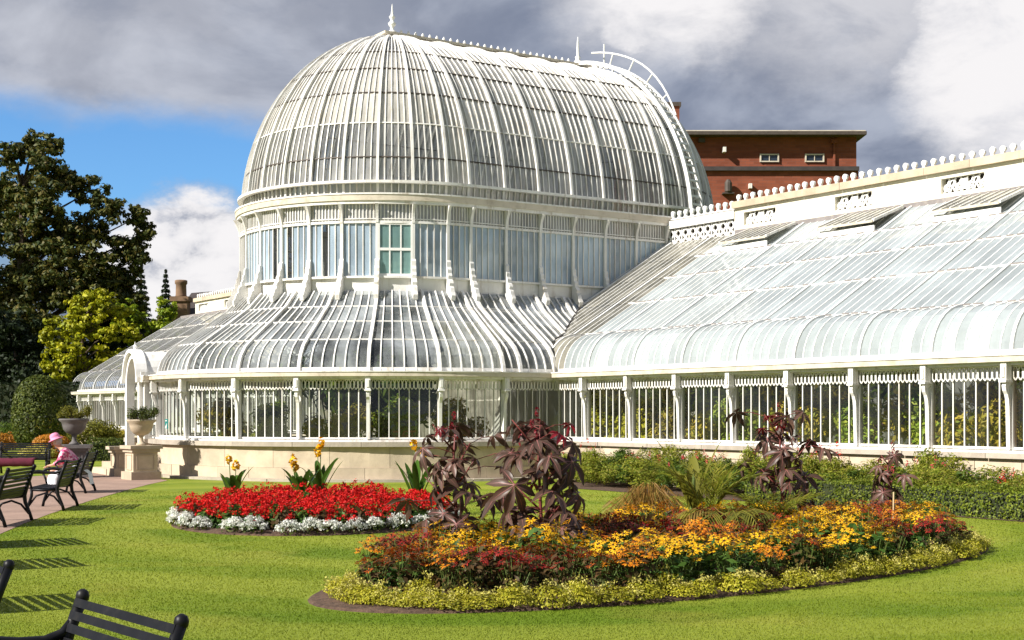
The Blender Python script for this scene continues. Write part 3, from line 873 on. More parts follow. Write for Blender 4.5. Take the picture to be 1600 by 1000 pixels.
# ------------------------------------------------------------------ the two wings
DW = 6.15                     # depth of a wing
WROWS = [2.95, 4.02, 4.95, 5.75, 6.45, 7.15]
def build_wing(sgn, length, label, n_detail, root):
    Q = lambda d, u, z: Vector((D0 + d, sgn * (R2 + u), z))
    o_ = Vector((-1, 0, 0)); ydir = Vector((0, sgn, 0))
    near = sgn < 0
    ucol = [1.6 + 1.92 * k for k in range(-1, 40) if 1.6 + 1.92 * k <= length + 0.01]
    ucol[0] = 0.0
    for k, u in enumerate(ucol):
        if k: column_at(root, Q(0, u, 0), o_, mats)
        if k + 1 < len(ucol):
            a, b_ = (Q(0, u, 0), o_), (Q(0, ucol[k + 1], 0), o_)
            if sgn > 0: a, b_ = b_, a
            wall_run(root, (a, b_), 6 if k == 0 else 7, mats, frieze_n=13 if k == 0 else 16)
    end = ucol[-1]
    gutter(root, [Q(0, 0.0 if sgn > 0 else 0.30, 0), Q(0, end, 0)], [o_, o_])
    mb = MB().sweep([Q(0, 0.12, 1.075), Q(0, end, 1.075)], o_, (0, 0, 1), 0.20, 0.05); obj('window_sill', mb, MT['white'], root)
    fn = lambda v: (Q(0, v, 0), o_)
    nb = int(end / 0.95)
    stone_course(root, fn, 0.42, end, nb, 0.0, 0.42, -0.35, 0.27, 'plinth_stone', MT['sandstone'], 0.012, 1)
    stone_course(root, fn, 0.42, end, nb - 4, 0.424, 0.74, -0.35, 0.24, 'plinth_stone', MT['sandstone'], 0.012, 1)
    stone_course(root, fn, 0.42, end, nb - 2, 0.744, 0.95, -0.35, 0.25, 'plinth_stone', MT['sandstone'], 0.012, 1)
    stone_course(root, fn, 0.42, end, nb // 2, 0.954, 1.05, -0.35, 0.34, 'ledge_stone', MT['greystone'], 0.008, 1)
    mb = MB().box(Q(0.25, end / 2, 0.5), (0.2, end, 1.0)); obj('plinth_core', mb, MT['greystone'], root)
    # roof: bars, ribs, purlins, panes in lapped rows
    du = 1.92 / 7
    us = [1.6 + du * k for k in range(-15, 160) if 1.6 + du * k <= end + 0.01]
    bars = MB(); rest = MB(); cnt = 0
    def d_lo(u):
        if u >= 0: return 0.0
        r = R2 + u
        if r <= R1 + 0.07: r = R1 + 0.07
        zz = sk_z(r)
        return wd(zz)
    def pth(u, da, db):
        ds = sorted(set([da, db] + [x for x in (0.02, 0.06, 0.14, 0.25, 0.4, 0.58, 0.75, 0.95) if da < x < db]))
        return [Q(d, u, wz(d)) for d in ds]
    for k, u in enumerate(us):
        da = d_lo(u)
        if u < -(R2 - R1): continue
        p_ = pth(u, da, DW)
        main = (k - 15) % 7 == 0
        if main:
            mb = MB().sweep(p_, (0, 1, 0), path_normals(p_, (0, 1, 0)), 0.07, 0.06, 0.012); obj('roof_rib', mb, MT['white_clean'], root)
        else: bars.sweep(p_, (0, 1, 0), path_normals(p_, (0, 1, 0)), 0.028, 0.03, 0.0)
        if k + 1 >= len(us): continue
        u2 = us[k + 1]; db_ = d_lo(u2)
        for ri, (za, zb) in enumerate(zip(WROWS, WROWS[1:])):
            lo = max(wd(za), min(da, wd(zb))); lo2 = max(wd(za), min(db_, wd(zb))); hi = wd(zb)
            if hi - min(lo, lo2) < 0.04: continue
            n_ = 6 if ri == 0 else 1
            lift = 0.012
            def pp(uu, d, f): return Q(d, uu, wz(d) + (1 - f) * lift + random.uniform(-0.003, 0.003))
            pl = []; pr = []
            for j in range(n_ + 1):
                f = j / n_; ff = f * f if ri == 0 else f
                pl.append(pp(u, lerp(lo, hi, ff), f)); pr.append(pp(u2, lerp(lo2, hi, ff), f))
            vs = [p for pq in zip(pl, pr) for p in pq]; fs = [(2 * j, 2 * j + 1, 2 * j + 3, 2 * j + 2) for j in range(n_)]
            bare = (u < 0.45) if near else False
            m_ = MT['g_grey'] if bare or not near else MT['g_white']
            if near and -2.5 < u < 15.6 and cnt < n_detail:
                obj('roof_pane', MB().add(vs, fs), m_, root); cnt += 1
            else: rest.add(vs, fs)
    obj('roof_bar', bars, MT['white_clean'], root, kind='stuff')
    obj('roof_pane', rest, MT['g_white'] if near else MT['g_grey'], root, kind='stuff')
    for z in WROWS[1:-1]:
        d = wd(z)
        mb = MB().sweep([Q(d, 0.2, z - 0.01), Q(d, end, z - 0.01)], (1, 0, 0), (0, 0, 1), 0.05, 0.06); obj('roof_purlin', mb, MT['white'], root)
        mb = MB()
        for u, u2 in zip(us, us[1:]):
            if u < 0.3 or random.random() < 0.25: continue
            w_ = random.uniform(0.5, 1.0)
            mb.sweep([Q(d - 0.02, u + 0.02, z + 0.022), Q(d - 0.02, u + (u2 - u) * w_, z + 0.022)], (1, 0, 0), (0, 0, 1), 0.030, 0.026)
        obj('lap_strip', mb, MT['lead'], root, kind='stuff')
    # back wall with pierced panels, coping and crest
    xw = D0 + DW
    ys = 3.19
    def wbox(u0, u1, z0, z1, x0, x1, name, mat):
        c = Vector(((x0 + x1) / 2, sgn * (R2 + (u0 + u1) / 2), (z0 + z1) / 2)); return obj(name, MB().box(c, (x1 - x0, abs(u1 - u0), z1 - z0)), mat, root)
    UW = end - (2.2 if sgn > 0 else 0)
    us0 = -(R2 - R1) + ys                  # where the solid wall begins
    pan = [us0 + 0.40 + 3.62 * k for k in range(20)]
    wbox(-2.4, end, 0.0, 7.12, xw, xw + 0.30, 'back_wall', MT['cream'])
    edge = us0
    for p in pan:
        if p + 1.35 > UW: break
        wbox(edge, p, 7.26, 7.90, xw + 0.0, xw + 0.30, 'parapet_wall', MT['cream'])
        wbox(p, p + 1.32, 7.26, 7.37, xw, xw + 0.30, 'parapet_wall', MT['cream'])
        wbox(p, p + 1.32, 7.75, 7.90, xw, xw + 0.30, 'parapet_wall', MT['cream'])
        bk = wbox(p, p + 1.32, 7.37, 7.75, xw + 0.20, xw + 0.29, 'panel_recess', MT['metal_and_shade'])  # dark backing carries the shade of the pierced gaps in its colour
        g = MB()
        # scrollwork: rings, petals and stems cut through
        for j in range(7):
            cu = p + 0.11 + j * 0.183; cz = 7.56 + (0.05 if j % 2 else -0.05)
            pr_ = 0.085
            for q in range(9):
                a0, a1 = 2 * math.pi * q / 9, 2 * math.pi * (q + 1) / 9
                g.bar(Q(DW + 0.10, cu + pr_ * math.cos(a0), cz + pr_ * math.sin(a0)), Q(DW + 0.10, cu + pr_ * math.cos(a1), cz + pr_ * math.sin(a1)), 0.035, 0.038, (1, 0, 0))
            g.bar(Q(DW + 0.10, cu - 0.09, 7.38), Q(DW + 0.10, cu + 0.09, 7.74), 0.04, 0.03, (1, 0, 0))
            g.bar(Q(DW + 0.10, cu + 0.09, 7.38), Q(DW + 0.10, cu - 0.02, 7.55), 0.04, 0.05, (1, 0, 0))
            if j == 3: g.box(Q(DW + 0.10, cu, 7.56), (0.06, 0.22, 0.26))
        obj('pierced_panel', g, MT['white_clean'], root)
        edge = p + 1.32
    wbox(edge, UW, 7.26, 7.90, xw, xw + 0.30, 'parapet_wall', MT['cream'])
    nst = max(2, int((UW - us0) / 1.35))
    stone_course(root, lambda v: (Q(DW + 0.15, v, 0), o_), us0 - 0.03, UW, nst, 7.904, 8.10, -0.26, 0.27, 'coping_stone', MT['sandstone'], 0.006, 1)
    wbox(us0 + 0.02, end, 7.12, 7.26, xw - 0.02, xw + 0.28, 'lead_flashing', MT['lead'])
    # open-work link between dome and wall
    wbox(-(R2 - R1), us0 - 0.02, 7.62, 7.86, xw - 0.02, xw + 0.26, 'link_beam', MT['white_clean'])
    wbox(-(R2 - R1), us0 - 0.02, 7.905, 7.935, xw + 0.05, xw + 0.2, 'link_rail', MT['white_clean'])
    wbox(-(R2 - R1), us0 - 0.02, 7.08, 7.16, xw + 0.03, xw + 0.2, 'link_sill', MT['white'])
    bkw = wbox(-(R2 - R1), us0 - 0.02, 7.12, 7.62, xw + 0.22, xw + 0.29, 'link_panel', MT['metal_and_shade'])
    g = MB()
    for j in range(9):
        cu = -(R2 - R1) + 0.18 + j * 0.345
        for q in range(8):
            a0, a1 = math.pi * q / 8, math.pi * (q + 1) / 8
            g.bar(Q(DW + 0.10, cu + 0.13 * math.cos(a0), 7.40 + 0.17 * math.sin(a0)), Q(DW + 0.10, cu + 0.13 * math.cos(a1), 7.40 + 0.17 * math.sin(a1)), 0.06, 0.055, (1, 0, 0))
        g.bar(Q(DW + 0.10, cu - 0.15, 7.17), Q(DW + 0.10, cu + 0.13, 7.42), 0.06, 0.05, (1, 0, 0))
        g.bar(Q(DW + 0.10, cu + 0.15, 7.17), Q(DW + 0.10, cu - 0.13, 7.42), 0.06, 0.06, (1, 0, 0))
        g.bar(Q(DW + 0.10, cu + 0.172, 7.17), Q(DW + 0.10, cu + 0.172, 7.62), 0.04, 0.05, (1, 0, 0))
    obj('link_lattice', g, MT['white_clean'], root)
    # palmette crest
    pal = [(-0.075, 0), (0.075, 0), (0.06, 0.03), (0.040, 0.06), (0.040, 0.10), (0.065, 0.125), (0.082, 0.165), (0.075, 0.205), (0.045, 0.235), (0.0, 0.25), (-0.045, 0.235), (-0.075, 0.205), (-0.082, 0.165), (-0.065, 0.125), (-0.040, 0.10), (-0.040, 0.06), (-0.06, 0.03)]
    pm = MB().prism(pal, (0, 0, 0), (0, 1, 0), (0, 0, 1), (1, 0, 0), 0.07)
    pme = mesh_of('crest_palmette', pm.v, pm.f, MT['white_clean'])
    off = OFF[root.name]
    u = -(R2 - R1) + 0.2
    while u < UW:
        z = 8.10 if u > us0 else 7.935
        o = link('crest_palmette', pme, root); p = Q(DW + 0.15, u, z)
        o.location = (p.x - off[0], p.y - off[1], p.z - off[2])
        o.scale = (1, 1, random.uniform(0.95, 1.06)); o.rotation_euler = (random.uniform(-0.05, 0.05), 0, random.uniform(-0.1, 0.1))
        u += 0.302
    # ends and floor
    mb = MB()
    prof = [(D0, 0.0)] + [(D0, 2.9)] + [(D0 + d, wz(d) - 0.02) for d in (0.05, 0.2, 0.5, 0.95, DW)] + [(xw, 0.0)]
    yy = sgn * (R2 + end)
    mb.add([(x, yy - 0.05, z) for x, z in prof] + [(x, yy + 0.05, z) for x, z in prof], [tuple(range(len(prof))), tuple(range(2 * len(prof) - 1, len(prof) - 1, -1))] + [(i, i + 1, len(prof) + i + 1, len(prof) + i) for i in range(len(prof) - 1)])
    obj('end_wall', mb, MT['white'], root)
    mb = MB().box(Q(DW / 2, end / 2, 0.05), (DW - 0.3, end - 0.2, 0.05)); obj('indoor_floor', mb, MT['floor_in'], root)
    # open roof vents
    if near:
        for u0, u1 in ((1.35, 3.25), (5.2, 7.15), (9.0, 11.0), (12.8, 14.8)):
            ca, cb = Q(5.05, u0, wz(5.05)), Q(6.05, u1, wz(6.05))
            hinge = wz(6.02) + 0.10; tip = wz(5.0) + 0.27
            sl_ = 0.03
            v = [Q(4.92, u0, tip), Q(4.92, u1, tip), Q(6.06, u1, hinge), Q(6.06, u0, hinge)]
            mb = MB().hexa(v + [p + Vector((0, 0, sl_)) for p in v]); vo = obj('roof_vent', mb, MT['g_grey'], root, label='open hinged roof vent of weathered glass')
            mb = MB().hexa([Q(4.98, u0 + .02, wz(4.98) + .02), Q(4.98, u1 - .02, wz(4.98) + .02), Q(5.02, u1 - .02, wz(5.02) + .02), Q(5.02, u0 + .02, wz(5.02) + .02),
                            Q(4.98, u0 + .02, wz(4.98) + .15), Q(4.98, u1 - .02, wz(4.98) + .19), Q(5.02, u1 - .02, wz(5.02) + .15), Q(5.02, u0 + .02, wz(5.02) + .19)])
            obj('vent_curb', mb, MT['white_clean'], vo)
            for uu in (u0, u1):
                mb = MB().sweep([Q(4.92, uu, tip + 0.02), Q(6.06, uu, hinge + 0.02)], (0, 1, 0), (0, 0, 1), 0.06, 0.07); obj('vent_rail', mb, MT['white'], vo)
            mb = MB().sweep([Q(4.91, u0, tip - 0.005), Q(4.91, u1, tip - 0.005)], (1, 0, 0), (0, 0, 1), 0.04, 0.06); obj('vent_edge', mb, MT['gutter'], vo)
            for q in range(1, 7):
                uu = lerp(u0, u1, q / 7)
                mb = MB().sweep([Q(4.92, uu, tip + 0.03), Q(6.06, uu, hinge + 0.03)], (0, 1, 0), (0, 0, 1), 0.03, 0.04); obj('vent_bar', mb, MT['white'], vo)

wr = thing('palm_house_wing', 'long white glasshouse wing with whitewashed roof running towards the viewer', 'glasshouse wing', L2W(D0, -R2 - 9), TH, None, (D0, -R2 - 9, 0))
build_wing(-1, 20.9, '', 298, wr)
wl = thing('palm_house_wing', 'distant glasshouse wing with curved grey eave beyond the porch', 'glasshouse wing', L2W(D0, R2 + 15), TH, None, (D0, R2 + 15, 0))
build_wing(1, 30.5, '', 0, wl)

# ------------------------------------------------------------------ ground, path, beds
def mat_lawn(name, blade=False):
    m, T = new_mat(name)
    co = T.n('ShaderNodeNewGeometry').outputs['Position']
    sw = T.n('ShaderNodeMapping', {'Vector': co, 'Rotation': (0, 0, R(-35)), 'Scale': (0.26, 0.34, 1)}).outputs[0]
    a = T.noise(sw, 1.0, 4, 0.55, 0.8).outputs['Fac']
    b = T.noise(co, 0.45, 4, 0.6).outputs['Fac']
    c = T.noise(co, 9.0, 5, 0.7).outputs['Fac']
    d = T.noise(co, 60.0, 3, 0.6).outputs['Fac']
    col = T.mix(T.smooth(a, 0.34, 0.66), (0.118, 0.182, 0.010), (0.200, 0.244, 0.020))
    col = T.mix(T.math('MULTIPLY', T.smooth(b, 0.5, 0.72), 0.40), col, (0.31, 0.255, 0.05))
    ds = T.n('ShaderNodeVectorMath', {0: co, 1: (0.5, 23.5, 0)}, operation='DISTANCE').outputs['Value']
    ds = T.math('ADD', ds, T.math('MULTIPLY', a, 2.2))
    col = T.mix(T.math('MULTIPLY', T.smooth(T.math('SINE', T.math('MULTIPLY', ds, 2.6)), -0.6, 0.6), 0.55), col, (0.275, 0.305, 0.038))
    col = T.mix(T.math('MULTIPLY', T.smooth(c, 0.45, 0.75), 0.18), col, (0.10, 0.165, 0.009))
    k = T.smooth(d, 0.25, 0.75, 0.92, 1.08)
    if blade:
        g = T.n('ShaderNodeNewGeometry').outputs['Random Per Island']
        k = T.math('MULTIPLY', k, T.smooth(g, 0, 1, 0.94, 1.07))
    col = T.n('ShaderNodeVectorMath', {0: col, 'Scale': k}, operation='SCALE').outputs[0]
    p = T.n('ShaderNodeBsdfPrincipled', {'Base Color': col, 'Roughness': 0.7, 'Specular IOR Level': 0.15})
    if blade:
        tr = T.n('ShaderNodeBsdfTranslucent', {'Color': col})
        p = T.n('ShaderNodeMixShader', {0: 0.30, 1: p.outputs[0], 2: tr.outputs[0]})
    else:
        bp = T.n('ShaderNodeBump', {'Strength': 0.6, 'Distance': 0.02, 'Height': T.noise(co, 90, 3, 0.7).outputs['Fac']})
        T.t.links.new(bp.outputs[0], p.inputs['Normal'])
    T.n('ShaderNodeOutputMaterial', {'Surface': p.outputs[0]})
    return m
MT['lawn'] = mat_lawn('mown_lawn'); MT['blade'] = mat_lawn('grass_blade', True)
g_ = link('ground', np_mesh('ground', np.array([[-3000, -500, 0], [3000, -500, 0], [3000, 5000, 0], [-3000, 5000, 0]], float), np.array([[0, 1, 2, 3]]), MT['lawn'])); g_['kind'] = 'structure'

def sheet(name, poly, z, mat, kind='structure'):
    m = MB().add([(x, y, z) for x, y in poly], [tuple(range(len(poly)))])
    o = link(name, mesh_of(name, m.v, m.f, mat)); o['kind'] = kind; return o
MT['path'] = mat_solid('brown_path', (0.30, 0.20, 0.155), 0.9, 0.14, 1.2, (0.20, 0.135, 0.11), 0.5, 5.0, bump=0.3, bscale=60)
MT['tarmac'] = MT['path']
PATH = [(-4.6, 4.0), (-5.7, 10.0), (-6.7, 16.0), (-7.45, 20.0), (-8.0, 23.4), (-8.3, 25.6), (-8.75, 29.8), (-9.05, 33.5), (-9.2, 36.0), (-9.25, 38.3), (-9.9, 39.5), (-10.6, 41.2), (-11.2, 43.4), (-12.6, 43.4), (-14.2, 39.6), (-20, 38.4), (-40, 37), (-40, 30.5), (-16, 31.0), (-13.2, 30.0), (-11.4, 25.0), (-10.2, 18.0), (-9.0, 10.0), (-8.0, 4.0)]
sheet('path', PATH, 0.006, MT['path'])

def in_poly(x, y, poly):
    r = np.zeros(len(x), bool); n = len(poly); j = n - 1
    for i in range(n):
        xi, yi = poly[i]; xj, yj = poly[j]
        c = ((yi > y) != (yj > y)) & (x < (xj - xi) * (y - yi) / (yj - yi + 1e-12) + xi)
        r ^= c; j = i
    return r

BC = (2.3, 17.1); BT = R(44); BA, BB = 5.62, 2.24          # oval bed
def bed_pt(r, a, da=0.0, db=0.0):
    x = (BA * r) * math.cos(a) + da; y = (BB * r) * math.sin(a) + db
    return (BC[0] + x * math.cos(BT) - y * math.sin(BT), BC[1] + x * math.sin(BT) + y * math.cos(BT))
RC = (-3.30, 24.05); RR = (2.36, 3.05)                      # round bed
def round_pt(r, a): return (RC[0] + RR[0] * r * math.cos(a), RC[1] + RR[1] * r * math.sin(a))
def soil(name, fn, h):
    vs = []; fs = []; n = 64; rings = [1.0, 0.985, 0.93, 0.8, 0.5, 0.02]; zs = [-0.02, 0.02, 0.05, 0.07 + h * .3, 0.07 + h * .8, 0.07 + h]
    for r, z in zip(rings, zs):
        for k in range(n):
            x, y = fn(r, 2 * math.pi * k / n); vs.append((x, y, z + (random.uniform(-.012, .012) if r < 0.98 else 0)))
    for i in range(len(rings) - 1):
        for k in range(n): fs.append((i * n + k, i * n + (k + 1) % n, (i + 1) * n + (k + 1) % n, (i + 1) * n + k))
    o = link(name, mesh_of(name, vs, fs, MT['soil'])); o['kind'] = 'structure'
soil('oval_bed_soil', bed_pt, 0.08); soil('round_bed_soil', round_pt, 0.06)
def wing_pt(d, u): 
    p = L2W(D0 + d, -(R2 + u)); return (p.x, p.y)
sheet('border_soil', [wing_pt(-0.3, 1.2), wing_pt(-2.75, 4.6), wing_pt(-2.75, 24), wing_pt(-0.3, 24)], 0.008, MT['soil'])

def in_bed(x, y, fc=1.0):
    dx = (x - BC[0]) * math.cos(BT) + (y - BC[1]) * math.sin(BT); dy = -(x - BC[0]) * math.sin(BT) + (y - BC[1]) * math.cos(BT)
    return (dx / BA) ** 2 + (dy / BB) ** 2 < fc
def in_round(x, y): return ((x - RC[0]) / RR[0]) ** 2 + ((y - RC[1]) / RR[1]) ** 2 < 1

# grass blades over the lawn one can see
def grass():
    N = 330000
    u = rng.random(N); Y = 10.5 / (1 - u * (1 - 10.5 / 33.0)); X = (rng.random(N) * 2 - 1) * (Y * 0.375 + 0.9)
    ok = ~in_poly(X, Y, PATH) & ~in_bed(X, Y) & ~in_round(X, Y)
    bs = [wing_pt(-0.3, 1.2), wing_pt(-2.75, 4.6), wing_pt(-2.75, 24), wing_pt(-0.3, 24)]
    ok &= ~in_poly(X, Y, bs)
    dl = np.hypot(X - C1.x, Y - C1.y); ok &= dl > 7.9
    X, Y = X[ok], Y[ok]; n = len(X)
    sc = np.clip(Y / 14.0, 0.8, 2.0)
    h = rng.uniform(0.007, 0.016, n) * sc ** 0.5; w = rng.uniform(0.0035, 0.006, n) * sc
    a = rng.random(n) * 6.283; lean = rng.normal(0, 0.35, (n, 2))
    Vt = np.zeros((n, 3, 3))
    Vt[:, 0] = np.stack([X - np.cos(a) * w, Y - np.sin(a) * w, np.zeros(n)], 1)
    Vt[:, 1] = np.stack([X + np.cos(a) * w, Y + np.sin(a) * w, np.zeros(n)], 1)
    Vt[:, 2] = np.stack([X + lean[:, 0] * h, Y + lean[:, 1] * h, h], 1)
    o = link('lawn_grass', np_mesh('lawn_grass', Vt.reshape(-1, 3), np.arange(3 * n).reshape(n, 3), MT['blade']))
    tag(o, 'short mown grass covering the sunlit garden lawn', 'grass', kind='stuff')
grass()

# ------------------------------------------------------------------ plants
LF = {}
LF['dark_tree'] = mat_leaf('dark_evergreen_leaf', [(0.026, 0.046, 0.012), (0.062, 0.080, 0.016), (0.115, 0.115, 0.02), (0.135, 0.10, 0.022)], 0.2)
LF['deep'] = mat_leaf('deep_green_leaf', [(0.010, 0.020, 0.007), (0.020, 0.036, 0.010), (0.030, 0.046, 0.012)], 0.15)
LF['maple'] = mat_leaf('yellow_green_leaf', [(0.26, 0.31, 0.012), (0.44, 0.46, 0.014), (0.55, 0.50, 0.016), (0.32, 0.36, 0.014)], 0.25)
LF['lime'] = mat_leaf('lime_green_leaf', [(0.15, 0.24, 0.014), (0.27, 0.36, 0.018), (0.38, 0.42, 0.02)], 0.25)
LF['green'] = mat_leaf('mid_green_leaf', [(0.05, 0.10, 0.014), (0.09, 0.15, 0.018), (0.15, 0.20, 0.02)], 0.35)
LF['clip'] = mat_leaf('clipped_leaf', [(0.05, 0.075, 0.014), (0.09, 0.12, 0.018), (0.14, 0.16, 0.022)], 0.25)
LF['box'] = mat_leaf('box_leaf', [(0.09, 0.14, 0.012), (0.18, 0.235, 0.02), (0.29, 0.33, 0.03)], 0.3)
LF['olive'] = mat_leaf('olive_leaf', [(0.10, 0.11, 0.018), (0.19, 0.19, 0.022), (0.28, 0.25, 0.03)], 0.35)
LF['border'] = mat_leaf('border_leaf', [(0.13, 0.18, 0.018), (0.23, 0.29, 0.026), (0.36, 0.37, 0.04), (0.32, 0.27, 0.06)], 0.4)
LF['orange_sh'] = mat_leaf('orange_shrub_leaf', [(0.38, 0.13, 0.012), (0.48, 0.20, 0.015), (0.30, 0.16, 0.02)], 0.3)
LF['gold_sh'] = mat_leaf('gold_shrub_leaf', [(0.28, 0.23, 0.02), (0.42, 0.33, 0.025), (0.22, 0.22, 0.025)], 0.3)
LF['flowerleaf'] = mat_leaf('bedding_leaf', [(0.035, 0.085, 0.016), (0.07, 0.15, 0.022), (0.12, 0.20, 0.03)], 0.3)
LF['brownleaf'] = mat_leaf('bronze_bedding_leaf', [(0.07, 0.045, 0.018), (0.11, 0.06, 0.02), (0.07, 0.09, 0.02)], 0.3)
LF['edge'] = mat_leaf('golden_edging_leaf', [(0.24, 0.25, 0.010), (0.40, 0.37, 0.018), (0.52, 0.46, 0.05), (0.28, 0.31, 0.016)], 0.3)
LF['edge2'] = mat_leaf('pale_edging_leaf', [(0.46, 0.42, 0.10), (0.62, 0.55, 0.16), (0.52, 0.48, 0.07)], 0.3)
LF['whitefl'] = mat_leaf('white_blossom', [(0.78, 0.76, 0.66), (0.86, 0.85, 0.80), (0.78, 0.80, 0.78), (0.55, 0.60, 0.46)], 0.3)
LF['redfl'] = mat_leaf('scarlet_petal', [(0.42, 0.004, 0.006), (0.68, 0.010, 0.010), (0.80, 0.022, 0.010)], 0.25, 0.6)
LF['yellowfl'] = mat_leaf('golden_petal', [(0.78, 0.36, 0.006), (0.88, 0.50, 0.010), (0.90, 0.58, 0.03)], 0.25, 0.6)
LF['orangefl'] = mat_leaf('orange_petal', [(0.55, 0.13, 0.006), (0.72, 0.24, 0.010), (0.80, 0.36, 0.02)], 0.25, 0.6)
LF['rustfl'] = mat_leaf('rust_petal', [(0.28, 0.030, 0.008), (0.42, 0.062, 0.010), (0.55, 0.12, 0.014)], 0.25, 0.6)
LF['crimfl'] = mat_leaf('crimson_petal', [(0.16, 0.008, 0.010), (0.28, 0.016, 0.012), (0.36, 0.03, 0.014)], 0.2, 0.6)
LF['eye'] = mat_solid('flower_eye', (0.05, 0.022, 0.008), 0.9, 0.2)
LF['castor'] = mat_leaf('castor_leaf', [(0.12, 0.04, 0.038), (0.17, 0.075, 0.068), (0.11, 0.07, 0.045), (0.20, 0.05, 0.05)], 0.36, 0.42, 0.3, 0.4)
LF['castor_young'] = mat_leaf('young_castor_leaf', [(0.22, 0.012, 0.022), (0.30, 0.02, 0.03)], 0.35, 0.35, 0.2, 0.5)
LF['in_yellow'] = mat_leaf('indoor_yellow_leaf', [(0.50, 0.46, 0.02), (0.70, 0.62, 0.05), (0.30, 0.36, 0.03)], 0.2)  # indoor leaf colours set brighter to make up for dim light inside
LF['in_lime'] = mat_leaf('indoor_lime_leaf', [(0.18, 0.30, 0.03), (0.34, 0.44, 0.05), (0.48, 0.50, 0.06)], 0.2)
LF['in_gold'] = mat_leaf('indoor_gold_leaf', [(0.45, 0.36, 0.04), (0.60, 0.44, 0.05), (0.24, 0.28, 0.03)], 0.2)
LF['in_orange'] = mat_leaf('indoor_orange_leaf', [(0.62, 0.22, 0.02), (0.75, 0.36, 0.03), (0.42, 0.26, 0.03)], 0.2)
LF['canna'] = mat_leaf('canna_leaf', [(0.05, 0.12, 0.014), (0.08, 0.17, 0.02)], 0.35, 0.35)
LF['sedge'] = mat_leaf('sedge_blade', [(0.24, 0.13, 0.03), (0.32, 0.17, 0.04), (0.17, 0.15, 0.03)], 0.3)
LF['bark'] = mat_solid('bark', (0.08, 0.055, 0.038), 0.95, 0.3, 4.0, bump=0.6, bscale=14)
LF['stemred'] = mat_solid('red_stem', (0.16, 0.035, 0.03), 0.5, 0.25, 8.0)
LF['vein'] = mat_solid('leaf_vein', (0.26, 0.10, 0.09), 0.5, 0.1)
LF['stemgreen'] = mat_solid('green_stem', (0.10, 0.15, 0.03), 0.6, 0.25, 8.0)
LF['pink'] = mat_leaf('pink_petal', [(0.6, 0.05, 0.10), (0.75, 0.10, 0.10)], 0.3)

class Cloud:
    """collects quads with material indices"""
    def __init__(self): self.V = []; self.F = []; self.M = []; self.n = 0
    def add(self, Vt, F, mi=0):
        self.V.append(Vt); self.F.append(F + self.n); self.M.append(np.full(len(F), mi)); self.n += len(Vt); return self
    def mesh(self, name, mats): return np_mesh(name, np.concatenate(self.V), np.concatenate(self.F), mats, np.concatenate(self.M))

def heads(P_, N_, r, npet=9, g=rng, cup=0.25):
    """daisy heads: petals round a raised eye; returns petals (V,F) and eyes (V,F)"""
    n = len(P_); N_ = unit(N_); t = unit(np.cross(N_, g.normal(0, 1, (n, 3)))); b = np.cross(N_, t)
    PV = []; 
    r = r * g.uniform(0.75, 1.2, (n, 1))
    for k in range(npet):
        a = 2 * math.pi * k / npet + g.uniform(-.12, .12, (n, 1))
        d = t * np.cos(a) + b * np.sin(a); s = -t * np.sin(a) + b * np.cos(a)
        L = r * g.uniform(0.85, 1.12, (n, 1)); w = L * 2.4 / npet
        dn = N_ * (cup * g.uniform(-1.2, 0.6, (n, 1)))
        PV.append(np.stack([P_ + d * L * 0.15, P_ + d * L * 0.6 + s * w * 0.55 + dn * L * 0.4, P_ + d * L + dn * L, P_ + d * L * 0.6 - s * w * 0.55 + dn * L * 0.4], 1))
    PV = np.concatenate(PV).reshape(-1, 3); PF = np.arange(len(PV)).reshape(-1, 4)
    EV = []
    e = r * 0.26
    ring = [P_ + (t * math.cos(a) + b * math.sin(a)) * e + N_ * e * 0.1 for a in (0, 1.571, 3.142, 4.712)]
    top = P_ + N_ * e * 1.2
    for k in range(4): EV.append(np.stack([ring[k], ring[(k + 1) % 4], top, top], 1))
    EV = np.stack(ring + [top], 1).reshape(-1, 3)
    base = np.arange(n)[:, None] * 5
    EF = np.concatenate([base + np.array([[k, (k + 1) % 4, 4, 4]]) for k in range(4)])
    # quads with a doubled corner are made clean triangles by splitting the top point
    EV2 = np.concatenate([np.stack([ring[k], (ring[k] + ring[(k + 1) % 4]) / 2 * 0.999 + P_ * 0.001, ring[(k + 1) % 4], top], 1) for k in range(4)]).reshape(-1, 3)
    return (PV, PF), (EV2, np.arange(len(EV2)).reshape(-1, 4))

def stems(P0_, P1_, w, g=rng):
    n = len(P0_); s = unit(np.cross(P1_ - P0_, g.normal(0, 1, (n, 3)))) * w
    Vt = np.stack([P0_ - s, P0_ + s, P1_ + s * 0.5, P1_ - s * 0.5], 1).reshape(-1, 3)
    return Vt, np.arange(4 * n).reshape(n, 4)

